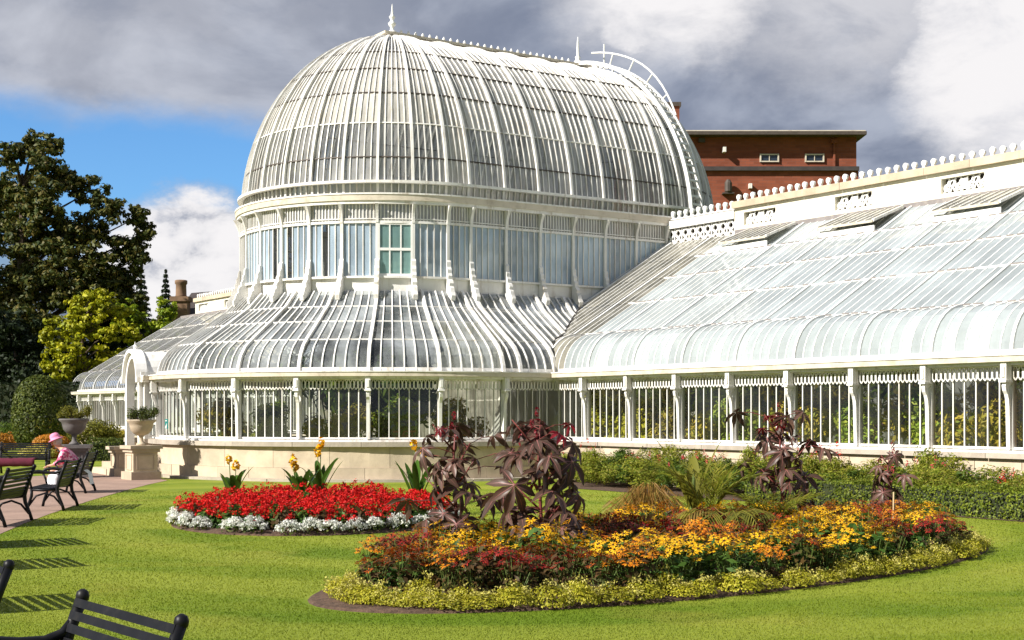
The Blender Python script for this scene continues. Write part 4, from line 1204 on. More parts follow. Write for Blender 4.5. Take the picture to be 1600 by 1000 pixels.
def daisy_plant(h, spread, nhead, hr, petal, leafm, seed, nleaf=85):
    g = np.random.default_rng(seed)
    fo = Cloud()
    a = g.random(nleaf) * 6.283; rr = np.sqrt(g.random(nleaf)) * spread * 0.95; z = g.uniform(0.05, 0.82, nleaf) * h
    P_ = np.stack([rr * np.cos(a), rr * np.sin(a), z], 1); N_ = np.stack([np.cos(a), np.sin(a), np.full(nleaf, 0.9)], 1)
    fo.add(*leaves(P_, N_, 0.105, 0.42, 0.2, 0.4, 0.5, g), 0)
    a = g.random(nhead) * 6.283; rr = np.sqrt(g.random(nhead)) * spread
    z = h * (0.80 + 0.26 * g.random(nhead)) - (rr / spread) ** 2 * h * 0.22
    H = np.stack([rr * np.cos(a), rr * np.sin(a), z], 1)
    N_ = np.stack([0.45 * np.cos(a) * rr / spread, 0.45 * np.sin(a) * rr / spread, np.ones(nhead)], 1) + np.array([-0.25, -0.2, 0]) + g.normal(0, 0.18, (nhead, 3))
    B0 = H * np.array([0.45, 0.45, 0.2])
    fo.add(*stems(B0, H, 0.004, g), 1)
    bl = Cloud(); p, e = heads(H, N_, hr, 9, g); bl.add(*p, 0); bl.add(*e, 1)
    return fo.mesh('coneflower', [leafm, LF['stemgreen']]), bl.mesh('bloom', [petal, LF['eye']])

def mass_plant(h, spread, nleaf, lsize, leafm, nfl, fsize, flm, seed, spiky=False):
    g = np.random.default_rng(seed); fo = Cloud()
    d = sphere_pts(nleaf, g); d[:, 2] = np.abs(d[:, 2])
    P_ = d * np.array([spread, spread, h * 0.85]) * (0.55 + 0.45 * g.random((nleaf, 1)))
    fo.add(*leaves(P_, d, lsize, 0.6, 0.1, 0.3, 0.5, g), 0)
    bl = None
    if nfl:
        k = max(4, nfl // 16); c = sphere_pts(k, g); c[:, 2] = np.abs(c[:, 2]) * 0.8 + 0.35; c = unit(c) * np.array([spread, spread, h]) * g.uniform(0.85, 1.08, (k, 1))
        Ps, Ns = clump_cloud(c, np.full(k, spread * 0.28), np.full(k, nfl // k), 0.3, 0.7, g)
        if spiky: Ps = Ps + np.array([0, 0, 0.04])
        bl = Cloud().add(*leaves(Ps, Ns, fsize, 0.8, 0, 0.3, 0.6, g), 0).mesh('bloom', [flm])
    return fo.mesh('bedding', [leafm]), bl

def protos(name, meshes, label, cat, group):
    out = []
    for fo, bl in meshes:
        fo.name = name
        o = bpy.data.objects.new(name, fo); tag(o, label, cat, group)
        ch = bpy.data.objects.new('bloom', bl) if bl else None
        out.append((o, ch))
    return out
def plant(pr, loc, rz, sc, where=None):
    o0, c0 = pr
    o = o0.copy(); COL.objects.link(o); o.location = loc; o.rotation_euler = (random.uniform(-.06, .06), random.uniform(-.06, .06), rz); o.scale = (sc[0], sc[0], sc[1]) if isinstance(sc, tuple) else (sc,) * 3
    if where: o['label'] = where
    if c0 is not None:
        c = c0.copy(); COL.objects.link(c); c.parent = o; c['kind'] = 'stuff'
    return o

ORD = ['first', 'second', 'third', 'fourth', 'fifth', 'sixth', 'seventh', 'eighth', 'ninth', 'tenth', 'eleventh', 'twelfth']
def oval_place(x, y):
    dx = (x - BC[0]) * math.cos(BT) + (y - BC[1]) * math.sin(BT); dy = -(x - BC[0]) * math.sin(BT) + (y - BC[1]) * math.cos(BT)
    u = dx / BA; v = dy / BB
    a = 'at the left tip' if u < -0.72 else 'left part' if u < -0.36 else 'left of the middle' if u < 0 else 'right of the middle' if u < 0.36 else 'right part' if u < 0.72 else 'at the right tip'
    b = 'near rim' if v < -0.5 else 'near half' if v < 0 else 'far half' if v < 0.5 else 'far rim'
    return a + ', ' + b + ' of the oval bed'
def round_place(x, y):
    u = (x - RC[0]) / RR[0]; v = (y - RC[1]) / RR[1]
    return ('near ' if v < -0.33 else 'middle ' if v < 0.33 else 'far ') + ('left edge' if u < -0.6 else 'left half' if u < -0.2 else 'centre' if u < 0.2 else 'right half' if u < 0.6 else 'right edge')
# --- oval bed
yel = protos('yellow_coneflower', [daisy_plant(0.52, 0.21, 26, 0.058, LF['yellowfl'], LF['flowerleaf'], 100 + i) for i in range(4)], 'golden yellow coneflower clump among others in the oval bed', 'flowers', 'golden coneflowers in the oval bed')
org = protos('orange_coneflower', [daisy_plant(0.50, 0.20, 24, 0.054, LF['orangefl'], LF['brownleaf'], 120 + i) for i in range(3)], 'orange coneflower clump among others in the oval bed', 'flowers', 'orange coneflowers in the oval bed')
cri = protos('crimson_coneflower', [daisy_plant(0.46, 0.20, 22, 0.052, LF['crimfl'], LF['brownleaf'], 150 + i) for i in range(2)], 'deep crimson coneflower clump among others in the oval bed', 'flowers', 'deep crimson coneflowers in the oval bed')
rus = protos('rust_coneflower', [daisy_plant(0.48, 0.20, 24, 0.054, LF['rustfl'], LF['brownleaf'], 140 + i) for i in range(3)], 'rust red coneflower clump among others in the oval bed', 'flowers', 'rust red coneflowers in the oval bed')
grn = protos('leafy_clump', [mass_plant(0.42, 0.21, 150, 0.085, LF['flowerleaf'], 0, 0, None, 160 + i) for i in range(2)], 'low leafy green clump between the coneflowers', 'plant', 'leafy green clumps in the oval bed')
edg = protos('golden_edging_plant', [mass_plant(0.19, 0.21, 1000, 0.026, LF['edge'], 130, 0.022, LF['edge2'], 180 + i) for i in range(5)], 'yellow green feathery edging plant along the rim of the oval bed', 'edging plant', 'golden edging plants round the oval bed')
pts = []
from mathutils import noise as mnoise
n_e = 74
for k in range(n_e):
    a = 2 * math.pi * (k + random.uniform(-.25, .25)) / n_e
    # even spacing along the rim
    x, y = bed_pt(0.915, a, -0.06, -0.10)
    plant(random.choice(edg), (x, y, 0.045), random.random() * 6.3, (random.uniform(0.75, 1.3), random.uniform(0.65, 1.15)), 'yellow green edging plant, outer row, ' + oval_place(x, y))
for k in range(20):
    a = math.pi + 2 * math.pi * (k + random.uniform(-.3, .3)) / 20 * 0.62 + 0.15
    x, y = bed_pt(0.86, a, -0.02, -0.06)
    plant(random.choice(edg), (x + random.uniform(-.05, .05), y + random.uniform(-.05, .05), 0.05), random.random() * 6.3, (random.uniform(0.8, 1.1), random.uniform(0.9, 1.3)), 'yellow green edging plant, inner row, ' + oval_place(x, y))
CASTOR = [(-0.66, 16.35, 1.74, 34), (0.30, 15.65, 1.78, 46), (3.62, 19.2, 1.86, 36), (5.55, 21.0, 1.32, 22)]
tries = 0
while len(pts) < 285 and tries < 6000:
    tries += 1
    r = math.sqrt(random.random()) * 0.87; a = random.random() * 6.283
    x, y = bed_pt(r, a)
    if any((x - q[0]) ** 2 + (y - q[1]) ** 2 < 0.235 ** 2 for q in pts): continue
    if any((x - c[0]) ** 2 + (y - c[1]) ** 2 < 0.12 for c in CASTOR): continue
    pts.append((x, y))
    k = mnoise.noise(Vector((x * 1.35, y * 1.35, 3.7))) + random.uniform(-0.18, 0.18)
    front = 1.0 - r
    sc = (random.uniform(0.85, 1.2), random.uniform(0.62, 0.98) + 0.45 * front)
    pr = random.choice(yel) if k > 0.04 else random.choice(org) if k > -0.12 else random.choice(rus) if k > -0.30 else random.choice(cri)
    if random.random() < 0.15: pr = random.choice(grn)
    elif random.random() < 0.08: pr = random.choice(cri)
    kd = 'flowerless green clump' if pr in grn else 'golden yellow coneflower clump' if pr in yel else 'orange coneflower clump' if pr in org else 'deep crimson coneflower clump' if pr in cri else 'rust red coneflower clump'
    plant(pr, (x, y, 0.08), random.random() * 6.3, sc, kd + ', ' + oval_place(x, y))

# --- castor oil plants with palmate leaves
def castor_leaf(seed, R0=0.24):
    g = random.Random(seed); n = 7
    vs = [(0, 0, 0)]; fs = []
    for k in range(n):
        a = -2.35 + 4.7 * k / (n - 1)
        L = R0 * (1.0 - 0.30 * abs(a / 2.35) ** 1.5) * g.uniform(0.9, 1.08)
        w = 0.25
        dr = lambda q: (0.10 * q if k % 2 else 0.0) - (0.55 + 0.25 * (k % 3)) * q * q / R0 + g.uniform(-.006, .006)
        l1 = (L * 0.42 * math.sin(a - 0.36), L * 0.46 * math.cos(a - 0.36)); r1 = (L * 0.46 * math.sin(a + 0.36), L * 0.46 * math.cos(a + 0.36))
        l2 = (L * 0.70 * math.sin(a - w), L * 0.70 * math.cos(a - w)); r2 = (L * 0.70 * math.sin(a + w), L * 0.70 * math.cos(a + w))
        c = (L * 0.55 * math.sin(a), L * 0.55 * math.cos(a)); t = (L * math.sin(a), L * math.cos(a))
        o = len(vs)
        up = 0.012
        vs += [(*l1, dr(L * .42) + up), (*l2, dr(L * .7) + up), (*t, dr(L)), (*r2, dr(L * .7) + up), (*r1, dr(L * .42) + up), (*c, dr(L * .55) - 0.008)]
        fs += [(0, o, o + 5), (0, o + 5, o + 4), (o, o + 1, o + 5), (o + 1, o + 2, o + 5), (o + 2, o + 3, o + 5), (o + 3, o + 4, o + 5)]
    nb = len(fs)
    for k in range(n):
        o = 1 + 6 * k; c, t = Vector(vs[o + 5]), Vector(vs[o + 2]); up_ = Vector((0, 0, 0.004)); d = (t - Vector((0, 0, 0))).normalized(); s = Vector((-d.y, d.x, 0)) * 0.0035
        q = len(vs); vs += [tuple(up_ - s), tuple(up_ + s), tuple(c + up_ + s * .8), tuple(c + up_ - s * .8), tuple(c.lerp(t, .8) + up_)]
        fs += [(q, q + 1, q + 2, q + 3), (q + 3, q + 2, q + 4)]
    return vs, fs, nb
cl_me = []
for i in range(4):
    v, f, nb = castor_leaf(40 + i); me = mesh_of('leaf', v, f, [LF['castor'], LF['vein']], True); me.polygons.foreach_set('material_index', [0] * nb + [1] * (len(f) - nb)); cl_me.append(me)
cy_me = []
for i in range(2):
    v, f, nb = castor_leaf(60 + i, 0.15); cy_me.append(mesh_of('young_leaf', v, f, LF['castor_young'], True))
CLAB = ['dark purple castor oil plant left of the tallest pair, in front of the red flowers', 'big dark castor oil plant in the middle of the bed with widest drooping leaves', 'crimson topped castor oil plant standing against the wing in the far half', 'small castor oil plant with red seed heads at the far right of the bed']
for ci, (x, y, h, nl) in enumerate(CASTOR):
    g = random.Random(900 + ci)
    t = thing('castor_oil_plant', CLAB[ci], 'plant', (x, y, 0.05), 0, 'castor oil plants in the oval bed', (0, 0, 0))
    mb = MB(); mb.tube([(0, 0, 0), (0.02, 0.01, h * .35), (-0.01, 0.02, h * .7), (0.01, 0, h * .92)], [0.024, 0.02, 0.014, 0.007], 7)
    brs = []
    for k in range(5):
        a = k * 2.4 + g.random(); z0 = h * (0.28 + 0.12 * k); L = h * g.uniform(0.18, 0.30) * (0.5 if ci == 3 else 1)
        e = Vector((math.cos(a) * L * 0.75, math.sin(a) * L * 0.75, z0 + L * 0.75)); brs.append((Vector((0, 0, z0)), e))
        mb.tube([(0, 0, z0), e * 0.5 + Vector((0, 0, z0 * 0.5 - 0.01)), e], [0.013, 0.010, 0.006], 5)
    stem = obj('stem', mb, LF['stemred'], t, True)
    pet = MB(); big = 1.22 if ci == 1 else 1.05 if ci == 0 else 1.02 if ci == 2 else 0.80
    for k in range(nl):
        f = k / nl
        if g.random() < 0.55: bp = Vector((0, 0, h * (0.22 + 0.72 * f)))
        else:
            s0, s1 = g.choice(brs); bp = s0.lerp(s1, g.uniform(0.4, 1.0))
        a = k * 2.39996 + g.uniform(-.4, .4); L = g.uniform(0.16, 0.52) * (1.25 - 0.55 * f) * (0.5 if ci == 3 else 0.85 if ci == 2 else 1)
        e = bp + Vector((math.cos(a) * L, math.sin(a) * L, g.uniform(-0.02, 0.12)))
        pet.tube([bp, (bp + e) / 2 + Vector((0, 0, 0.03)), e], 0.0045, 4, False)
        young = f > 0.80 and g.random() < 0.6
        lo = link('leaf', g.choice(cy_me if young else cl_me), t)
        if young: lo['label'] = 'young crimson leaf near the top'
        lo.location = e
        pitch = g.uniform(-1.15, 0.15) + 0.35 * (f > 0.85)
        lo.rotation_euler = Matrix.Rotation(a - math.pi / 2, 3, 'Z').to_euler()
        lo.rotation_euler = (Matrix.Rotation(a - math.pi / 2, 3, 'Z') @ Matrix.Rotation(pitch, 3, 'X') @ Matrix.Rotation(g.uniform(-.7, .7), 3, 'Y')).to_euler()
        s = big * g.uniform(0.75, 1.15) * (1.0 if f < 0.75 else 0.8); lo.scale = (s, s, s)
    obj('leaf_stalk', pet, LF['stemred'], t, kind='stuff')
    gg = np.random.default_rng(77 + ci)
    for k in range(3):
        sp = Cloud()
        c0 = np.array([gg.normal(0, .06), gg.normal(0, .06), h * (0.86 + 0.07 * k)])
        d = sphere_pts(30, gg); sp.add(*leaves(c0 + d * np.array([0.022, 0.022, 0.05]), d, 0.026, 0.9, 0, 0, 0.3, gg), 0)
        link('seed_spike', sp.mesh('seed_spike', [LF['castor_young']]), t)

# --- other tall plants of the oval bed
def strap(mb, base, tip, w, bow, n=8):
    base = Vector(base); tip = Vector(tip); d = tip - base; s = Vector((-d.y, d.x, 0))
    if s.length < 1e-3: s = Vector((1, 0, 0))
    s.normalize()
    pl = []
    for i in range(n + 1):
        t = i / n; p = base + d * t + Vector((0, 0, bow * 4 * t * (1 - t))) ; ww = w * math.sin(math.pi * min(1, 0.12 + t * 0.88)) ** 0.7
        pl.append((p - s * ww / 2, p + Vector((0, 0, -ww * 0.16)), p + s * ww / 2))
    vs = [q for tr in pl for q in tr]; fs = []
    for i in range(n):
        o = 3 * i; fs += [(o, o + 1, o + 4, o + 3), (o + 1, o + 2, o + 5, o + 4)]
    mb.add(vs, fs)
t = thing('banana_plant', 'tall olive plant with two upright paddle leaves behind the coneflowers', 'plant', (2.42, 19.1, 0.05), 0, None, (0, 0, 0))
mb = MB().tube([(0, 0, 0), (0.0, 0, 0.5), (0.02, 0, 0.95)], [0.05, 0.04, 0.02], 8); obj('stem', mb, LF['stemgreen'], t)
for (tx, ty, tz, w, bw) in ((-0.52, 0.05, 1.45, 0.20, 0.12), (0.40, 0.0, 1.42, 0.16, 0.10), (0.05, 0.3, 1.2, 0.18, 0.1), (-0.25, -0.30, 0.95, 0.2, 0.15), (0.35, -0.28, 0.85, 0.18, 0.15)):
    mb = MB(); strap(mb, (0, 0, 0.45), (tx, ty, tz), w, bw); obj('leaf', mb, LF['olive'], t, True)
t = thing('bronze_sedge', 'rounded rusty brown sedge tuft rising behind the yellow coneflowers', 'grass tuft', (1.95, 20.4, 0.02), 0, None, (0, 0, 0))
g = np.random.default_rng(3); n = 1500
a = g.random(n) * 6.283; el = g.uniform(0.5, 1.5, n); L = g.uniform(0.45, 0.82, n)
b0 = np.stack([np.cos(a) * .06, np.sin(a) * .06, np.zeros(n)], 1); b1 = np.stack([np.cos(a) * np.cos(el) * L * 0.9, np.sin(a) * np.cos(el) * L * 0.9, np.sin(el) * L], 1)
tip = b1 + np.stack([np.cos(a) * .12, np.sin(a) * .12, -0.10 * np.ones(n)], 1)
c = Cloud().add(*stems(b0, b1, 0.006, g)).add(*stems(b1, tip, 0.004, g)); link('blade', c.mesh('blade', [LF['sedge']]), t)['kind'] = 'stuff'
t = thing('fan_palm', 'low palm with arching dry straw coloured fronds amid the coneflowers', 'palm', (2.55, 17.0, 0.05), 0, None, (0, 0, 0))
for k in range(15):
    a = k * 2.4; L = 0.78; mb = MB()
    P_ = [Vector((math.cos(a) * L * q * 0.9, math.sin(a) * L * q * 0.9, 0.42 + 0.80 * q - 0.78 * q * q)) for q in (0, .25, .5, .75, 1)]
    mb.tube(P_, [0.008, 0.007, 0.006, 0.004, 0.002], 4)
    for q in range(14):
        f = 0.2 + 0.8 * q / 14; i = min(3, int(f * 4)); p = P_[i].lerp(P_[i + 1], f * 4 - i); d = (P_[i + 1] - P_[i]).normalized()
        for sgn in (-1, 1):
            s = Vector((-math.sin(a), math.cos(a), 0)) * sgn
            strap(mb, p, p + s * 0.24 * (1.1 - 0.5 * f) + d * 0.18 + Vector((0, 0, -0.12)), 0.020, 0.02, 3)
    obj('frond', mb, LF['olive'] if k % 3 else LF['sedge'], t)
def feather_palm(label, p, n, L, rise, seed):
    g = random.Random(seed); t = thing('feather_palm', label, 'palm', p, 0, None, (0, 0, 0))
    for k in range(n):
        a = k * 2.4 + g.uniform(-.3, .3); f0 = g.uniform(0.8, 1.1); mb = MB()
        P_ = [Vector((math.cos(a) * L * f0 * (0.15 * q + 0.75 * q * q), math.sin(a) * L * f0 * (0.15 * q + 0.75 * q * q), 0.1 + rise * f0 * (1.5 * q - 0.62 * q * q))) for q in (0, .2, .4, .6, .8, 1)]
        mb.tube(P_, [0.010, 0.009, 0.008, 0.006, 0.004, 0.002], 4)
        for q in range(26):
            f = 0.18 + 0.80 * q / 26; i = min(4, int(f * 5)); pq = P_[i].lerp(P_[i + 1], f * 5 - i); d = (P_[i + 1] - P_[i]).normalized()
            for sgn in (-1, 1):
                s = Vector((-math.sin(a), math.cos(a), 0)) * sgn
                strap(mb, pq, pq + s * 0.15 * (1.15 - 0.6 * f) + d * 0.20 + Vector((0, 0, g.uniform(-0.10, 0.0))), 0.016, 0.015, 2)
        obj('frond', mb, LF['border'] if k % 3 else LF['olive'], t)
feather_palm('tall feathery olive palm rising behind the middle of the oval bed', (2.55, 18.55, 0.05), 15, 0.85, 1.18, 4)
feather_palm('lower feathery palm in front of the crimson topped castor oil plant', (3.35, 18.3, 0.05), 11, 0.7, 0.72, 5)
t = thing('plant_stake', 'thin pale wooden stake beside the smallest castor oil plant', 'stake', (5.05, 18.9, 0.05), 0, None, (0, 0, 0))
mb = MB().tube([(0, 0, 0), (0.01, 0, 0.72)], 0.012, 6); obj('cane', mb, mat_solid('pale_cane', (0.55, 0.42, 0.24), 0.7), t)

# --- round red bed
red = protos('scarlet_bedding_plant', [mass_plant(0.40, 0.23, 150, 0.095, LF['flowerleaf'] if i % 3 else LF['brownleaf'], 190 + 30 * (i % 3), 0.036, LF['redfl'], 300 + i, True) for i in range(5)], 'scarlet bedding plant among others in the round bed', 'flowers', 'scarlet flowers in the round bed')
whi = protos('white_edging_plant', [mass_plant(0.19, 0.20, 60, 0.05, LF['clip'], 620, 0.034, LF['whitefl'], 330 + i) for i in range(4)], 'low white flowering mound along the rim of the round bed', 'edging plant', 'white edging mounds round the red bed')
rp = []
tries = 0
while len(rp) < 230 and tries < 8000:
    tries += 1
    r = math.sqrt(random.random()) * 0.90; a = random.random() * 6.283; x, y = round_pt(r, a)
    if any((x - q[0]) ** 2 + (y - q[1]) ** 2 < 0.25 ** 2 for q in rp): continue
    rp.append((x, y)); plant(random.choice(red), (x, y, 0.05 + 0.05 * (1 - r)), random.random() * 6.3, (random.uniform(.85, 1.1), random.uniform(0.72, 1.08) + 0.15 * (1 - r)), 'scarlet bedding plant in the %s of the round bed' % round_place(x, y))
for k in range(44):
    a = 2 * math.pi * (k + random.uniform(-.3, .3)) / 44; x, y = round_pt(0.955, a)
    if random.random() < 0.16: continue
    plant(random.choice(whi), (x, y, 0.035), random.random() * 6.3, (random.uniform(.8, 1.15), random.uniform(0.8, 1.2)), 'low white flowering mound on the %s of the round bed' % round_place(x, y))
CAN = [(-4.98, 25.5, 0.78, 'yellow canna at the left side of the red flowers'), (-3.45, 25.5, 1.02, 'tallest yellow canna behind the red flowers'), (-3.62, 24.4, 0.80, 'broad leaved canna in front of the tallest one, yellow flower leaning left'), (-1.66, 25.1, 1.0, 'yellow canna at the right side of the red flowers, nearest the castor oil plant')]
for ci, (x, y, h, lab) in enumerate(CAN):
    g = random.Random(50 + ci)
    t = thing('canna_plant', lab, 'canna', (x, y, 0.06), g.random() * 6, 'yellow cannas in the round bed', (0, 0, 0))
    for k in range(9 if ci != 2 else 12):
        a = k * 2.4; q = g.uniform(0.55, 0.95) * h; mb = MB()
        strap(mb, (math.cos(a) * .03, math.sin(a) * .03, 0.1 + 0.05 * k * h), (math.cos(a) * q * 0.50, math.sin(a) * q * 0.50, 0.28 + q * 0.72), 0.115, 0.08); obj('leaf', mb, LF['canna'], t, True)
    for k in range(2):
        sx, sy = g.uniform(-.10, .10), g.uniform(-.10, .10); hh = h * (1.05 + 0.15 * k)
        mb = MB().tube([(sx * .3, sy * .3, 0), (sx, sy, hh)], [0.014, 0.007], 5); so = obj('stalk', mb, LF['stemgreen'], t)
        gg = np.random.default_rng(ci * 9 + k); d = sphere_pts(26, gg)
        c = Cloud().add(*leaves(np.array([sx, sy, hh]) + d * np.array([.05, .05, .085]), d, 0.095, 0.6, 0, 0.2, 0.5, gg)); link('flower', c.mesh('flower', [LF['yellowfl']]), t)

# --- border in front of the right wing
def leaf_box(L, W, H, n, size, seed, rag=0.03):
    """clipped hedge: leaves over the faces of a long box with slightly wavy sides"""
    g = np.random.default_rng(seed); P_ = []; N_ = []
    areas = np.array([L * H, L * H, L * W, W * H, W * H]); pk = g.choice(5, n, p=areas / areas.sum())
    u = g.random(n); v = g.random(n)
    P_ = np.zeros((n, 3)); N_ = np.zeros((n, 3))
    for k, (ax, sgn) in enumerate(((1, -1), (1, 1), (2, 1), (0, -1), (0, 1))):
        m = pk == k
        if ax == 1: P_[m] = np.stack([(u[m] - .5) * L, np.full(m.sum(), sgn * W / 2), v[m] * H], 1)
        if ax == 2: P_[m] = np.stack([(u[m] - .5) * L, (v[m] - .5) * W, np.full(m.sum(), H)], 1)
        if ax == 0: P_[m] = np.stack([np.full(m.sum(), sgn * L / 2), (u[m] - .5) * W, v[m] * H], 1)
        N_[m, ax] = sgn
    wav = 0.045 * np.sin(P_[:, 0] * 2.3 + seed) + 0.03 * np.sin(P_[:, 0] * 5.9) + 0.03 * np.sin(P_[:, 2] * 9)
    P_ += N_ * (wav[:, None] + g.normal(0, rag, (n, 1)))
    return leaves(P_, N_, size, 0.65, 0, 0.2, 0.55, g)
MT['hedgecore'] = mat_solid('hedge_core', (0.022, 0.028, 0.010), 0.95, 0.3, 6.0)
def hedge(name, lab, cat, c, rz, L, W, H, n, size, seed, leafm, group=None):
    t = thing(name, lab, cat, (c[0], c[1], 0), rz, group, (0, 0, 0))
    mb = MB().box((0, 0, H / 2 - 0.03), (L - 0.10, W - 0.10, H - 0.08)); obj('twigs', mb, MT['hedgecore'], t)
    link('foliage', Cloud().add(*leaf_box(L, W, H, n, size, seed)).mesh('foliage', [leafm]), t)
    return t
c0 = wing_pt(-2.30, 20.4)
wa = math.atan2(-A_.x, A_.y)     # along the wing
hedge('box_hedge', 'clipped low green box hedge along the border before the right wing', 'hedge', c0, math.atan2(-B_.y, -B_.x), 20.0, 0.55, 0.50, 34000, 0.050, 4, LF['box'])
def shrub_mesh(h, w, n, size, seed, up=0.5, top=0.0):
    g = np.random.default_rng(seed); k = 10
    c = np.stack([g.normal(0, w * .28, k), g.normal(0, w * .28, k), g.uniform(0.25, 0.80, k) * h], 1)
    P_, N_ = clump_cloud(c, g.uniform(0.28, 0.42, k) * w, np.full(k, n // k), 0.25, h / w * 0.55, g)
    P_[:, 2] = np.clip(P_[:, 2], 0.02, None)
    cl = Cloud().add(*leaves(P_, N_, size, 0.32, 0, up, 0.6, g))
    return cl
bsh = []
for i in range(6):
    cl = shrub_mesh(1.0, 0.62, 1100, 0.085, 500 + i); fo = cl.mesh('border_perennial', [LF['border'] if i % 3 else LF['green']])
    bl = None
    if i in (1, 3, 4):
        g = np.random.default_rng(520 + i); k = 5; cc = np.stack([g.normal(0, .22, k), g.normal(0, .22, k), g.uniform(0.78, 1.12, k)], 1)
        P_, N_ = clump_cloud(cc, np.full(k, 0.05), np.full(k, 26), 0.2, 1.8, g); bl = Cloud().add(*leaves(P_[::2], N_[::2], 0.032, 0.8, 0, 0, 0.5, g)).mesh('bloom', [LF['pink'] if i != 4 else LF['redfl']])
    bsh.append((fo, bl))
pg = protos('border_perennial', [bsh[0], bsh[2], bsh[5]], 'leafy green perennial in the border below the wing windows', 'shrub', 'green perennials in the border')
pr_ = protos('flowering_perennial', [bsh[1], bsh[3], bsh[4]], 'green perennial with red flower heads in the border below the wing windows', 'shrub', 'red flowered perennials in the border')
k = 0
for u in np.arange(1.6, 21.0, 0.42):
    for d in (-0.62, -1.12, -1.62):
        if d < -1.4 and u < 3.4: continue
        uu = u + random.uniform(-.18, .18); dd_ = d + random.uniform(-.15, .15)
        x, y = wing_pt(dd_, uu)
        hs = (1.06 if d > -0.9 else 0.92 if d > -1.3 else 0.74) * random.uniform(0.66, 1.16)
        if 2.6 < uu < 4.2 and d > -1.0: hs *= 0.6
        pz = random.choice(pr_ if random.random() < 0.16 else pg)
        plant(pz, (x, y, 0), random.random() * 6.3, (random.uniform(0.85, 1.2), hs), '%s, %s row, below the %s window bay from the dome' % ('perennial with red flower heads' if pz in pr_ else 'leafy green perennial', 'back' if d > -0.9 else 'middle' if d > -1.3 else 'front', ORD[max(0, min(11, int((uu + 0.32) / 1.92)))]))

# ------------------------------------------------------------------ trees and shrubs behind the left side
def at_px(px, py, Y): return np.array([(px - 800) / FPX * Y, Y, EYE + (645 - py) / FPX * Y])
def blob_tree(name, label, cat, base_px, Y, blobs, leafm, lsize, dens, trunk_r, seed, flat=0.75, group=None, shell=0.35, depth=0.7, aspect=0.6, sub=9, limbs=True, up=0.3):
    """trunk with limbs and a crown of leaf clumps; blobs: (px, py, radius in px) at this distance"""
    g = np.random.default_rng(seed)
    bx = (base_px - 800) / FPX * Y
    t = thing(name, label, cat, (bx, Y, 0), 0, group, (bx, Y, 0))
    cs = []; rs = []
    mb = MB(); bl = [(at_px(px, py, Y), r * Y / FPX) for px, py, r in blobs]
    top = max(c[2] for c, _ in bl)
    mb.tube([(bx, Y, -0.05), (bx + 0.05, Y, top * 0.3), (bx - 0.1, Y + 0.1, top * 0.6), (bx, Y, top * 0.9)], [trunk_r, trunk_r * 0.8, trunk_r * 0.5, trunk_r * 0.15], 9)
    for c, r in bl:
        dy = g.uniform(-depth, depth) * r
        c = c + np.array([0, dy, 0])
        if limbs:
            z0 = max(0.5, c[2] - r * 0.5 - abs(c[0] - bx) * 0.5); z0 = min(z0, top * 0.85)
            mb.tube([(bx, Y, z0), ((bx + c[0]) / 2, (Y + c[1]) / 2, (z0 + c[2]) / 2 + 0.2), tuple(c)], [trunk_r * 0.26, trunk_r * 0.15, trunk_r * 0.05], 6)
        d = sphere_pts(sub, g); d[:, 1] *= 0.9
        for q in d:
            cs.append(c + q * r * g.uniform(0.30, 1.0) * np.array([1, 1, 0.9])); rs.append(r * g.uniform(0.20, 0.40))
    rs = np.array(rs)
    per = np.maximum(20, dens * rs ** 2).astype(int)
    P_, N_ = clump_cloud(cs, rs, per, shell, flat, g)
    obj('trunk', mb, LF['bark'], t, True)
    Vt, F = leaves(P_, N_, lsize, aspect, 0.1, up, 0.55, g)
    Vt = Vt - np.array([bx, Y, 0])
    link('crown', np_mesh('crown', Vt, F, leafm), t)
    return t
blob_tree('dark_tree', 'huge dark evergreen tree towering at the left edge', 'tree', 35, 96,
          [(50, 225, 26), (85, 225, 20), (25, 245, 28), (70, 260, 32), (110, 285, 26), (20, 300, 40), (80, 320, 44), (140, 300, 30), (175, 330, 28), (210, 340, 24), (228, 362, 17), (130, 360, 40), (185, 385, 38), (40, 380, 50), (100, 420, 48), (165, 440, 42), (200, 430, 26), (215, 405, 22), (-30, 330, 60), (-40, 430, 70), (20, 460, 50), (130, 480, 45), (190, 475, 32), (60, 500, 55), (-20, 540, 60), (215, 470, 18), (60, 440, 40), (90, 370, 36), (150, 410, 36), (30, 410, 40), (110, 460, 40), (170, 470, 30), (60, 345, 30)],
          [LF['dark_tree']], 0.34, 260, 0.55, 21, 0.6, None, 0.15, 0.8, 0.5, 34)
blob_tree('dark_tree', 'dense shadowy tree filling the space under the huge evergreen', 'tree', 25, 86,
          [(20, 520, 45), (70, 540, 42), (10, 590, 50), (60, 600, 45), (100, 580, 30), (-40, 560, 60), (30, 650, 40), (90, 640, 34)], [LF['deep']], 0.28, 300, 0.4, 22, 0.7, None, 0.15, 0.8, 0.6, 30)
blob_tree('dark_tree', 'dark tree standing between the yellow green maple and the chimney', 'tree', 215, 99,
          [(205, 500, 30), (225, 530, 34), (200, 560, 40), (245, 570, 36), (270, 570, 26), (235, 600, 40), (180, 540, 40), (160, 590, 40), (150, 520, 40), (170, 490, 30), (120, 560, 40), (185, 470, 26)], [LF['deep']], 0.30, 280, 0.4, 24, 0.7, None, 0.15, 0.8, 0.6, 30)
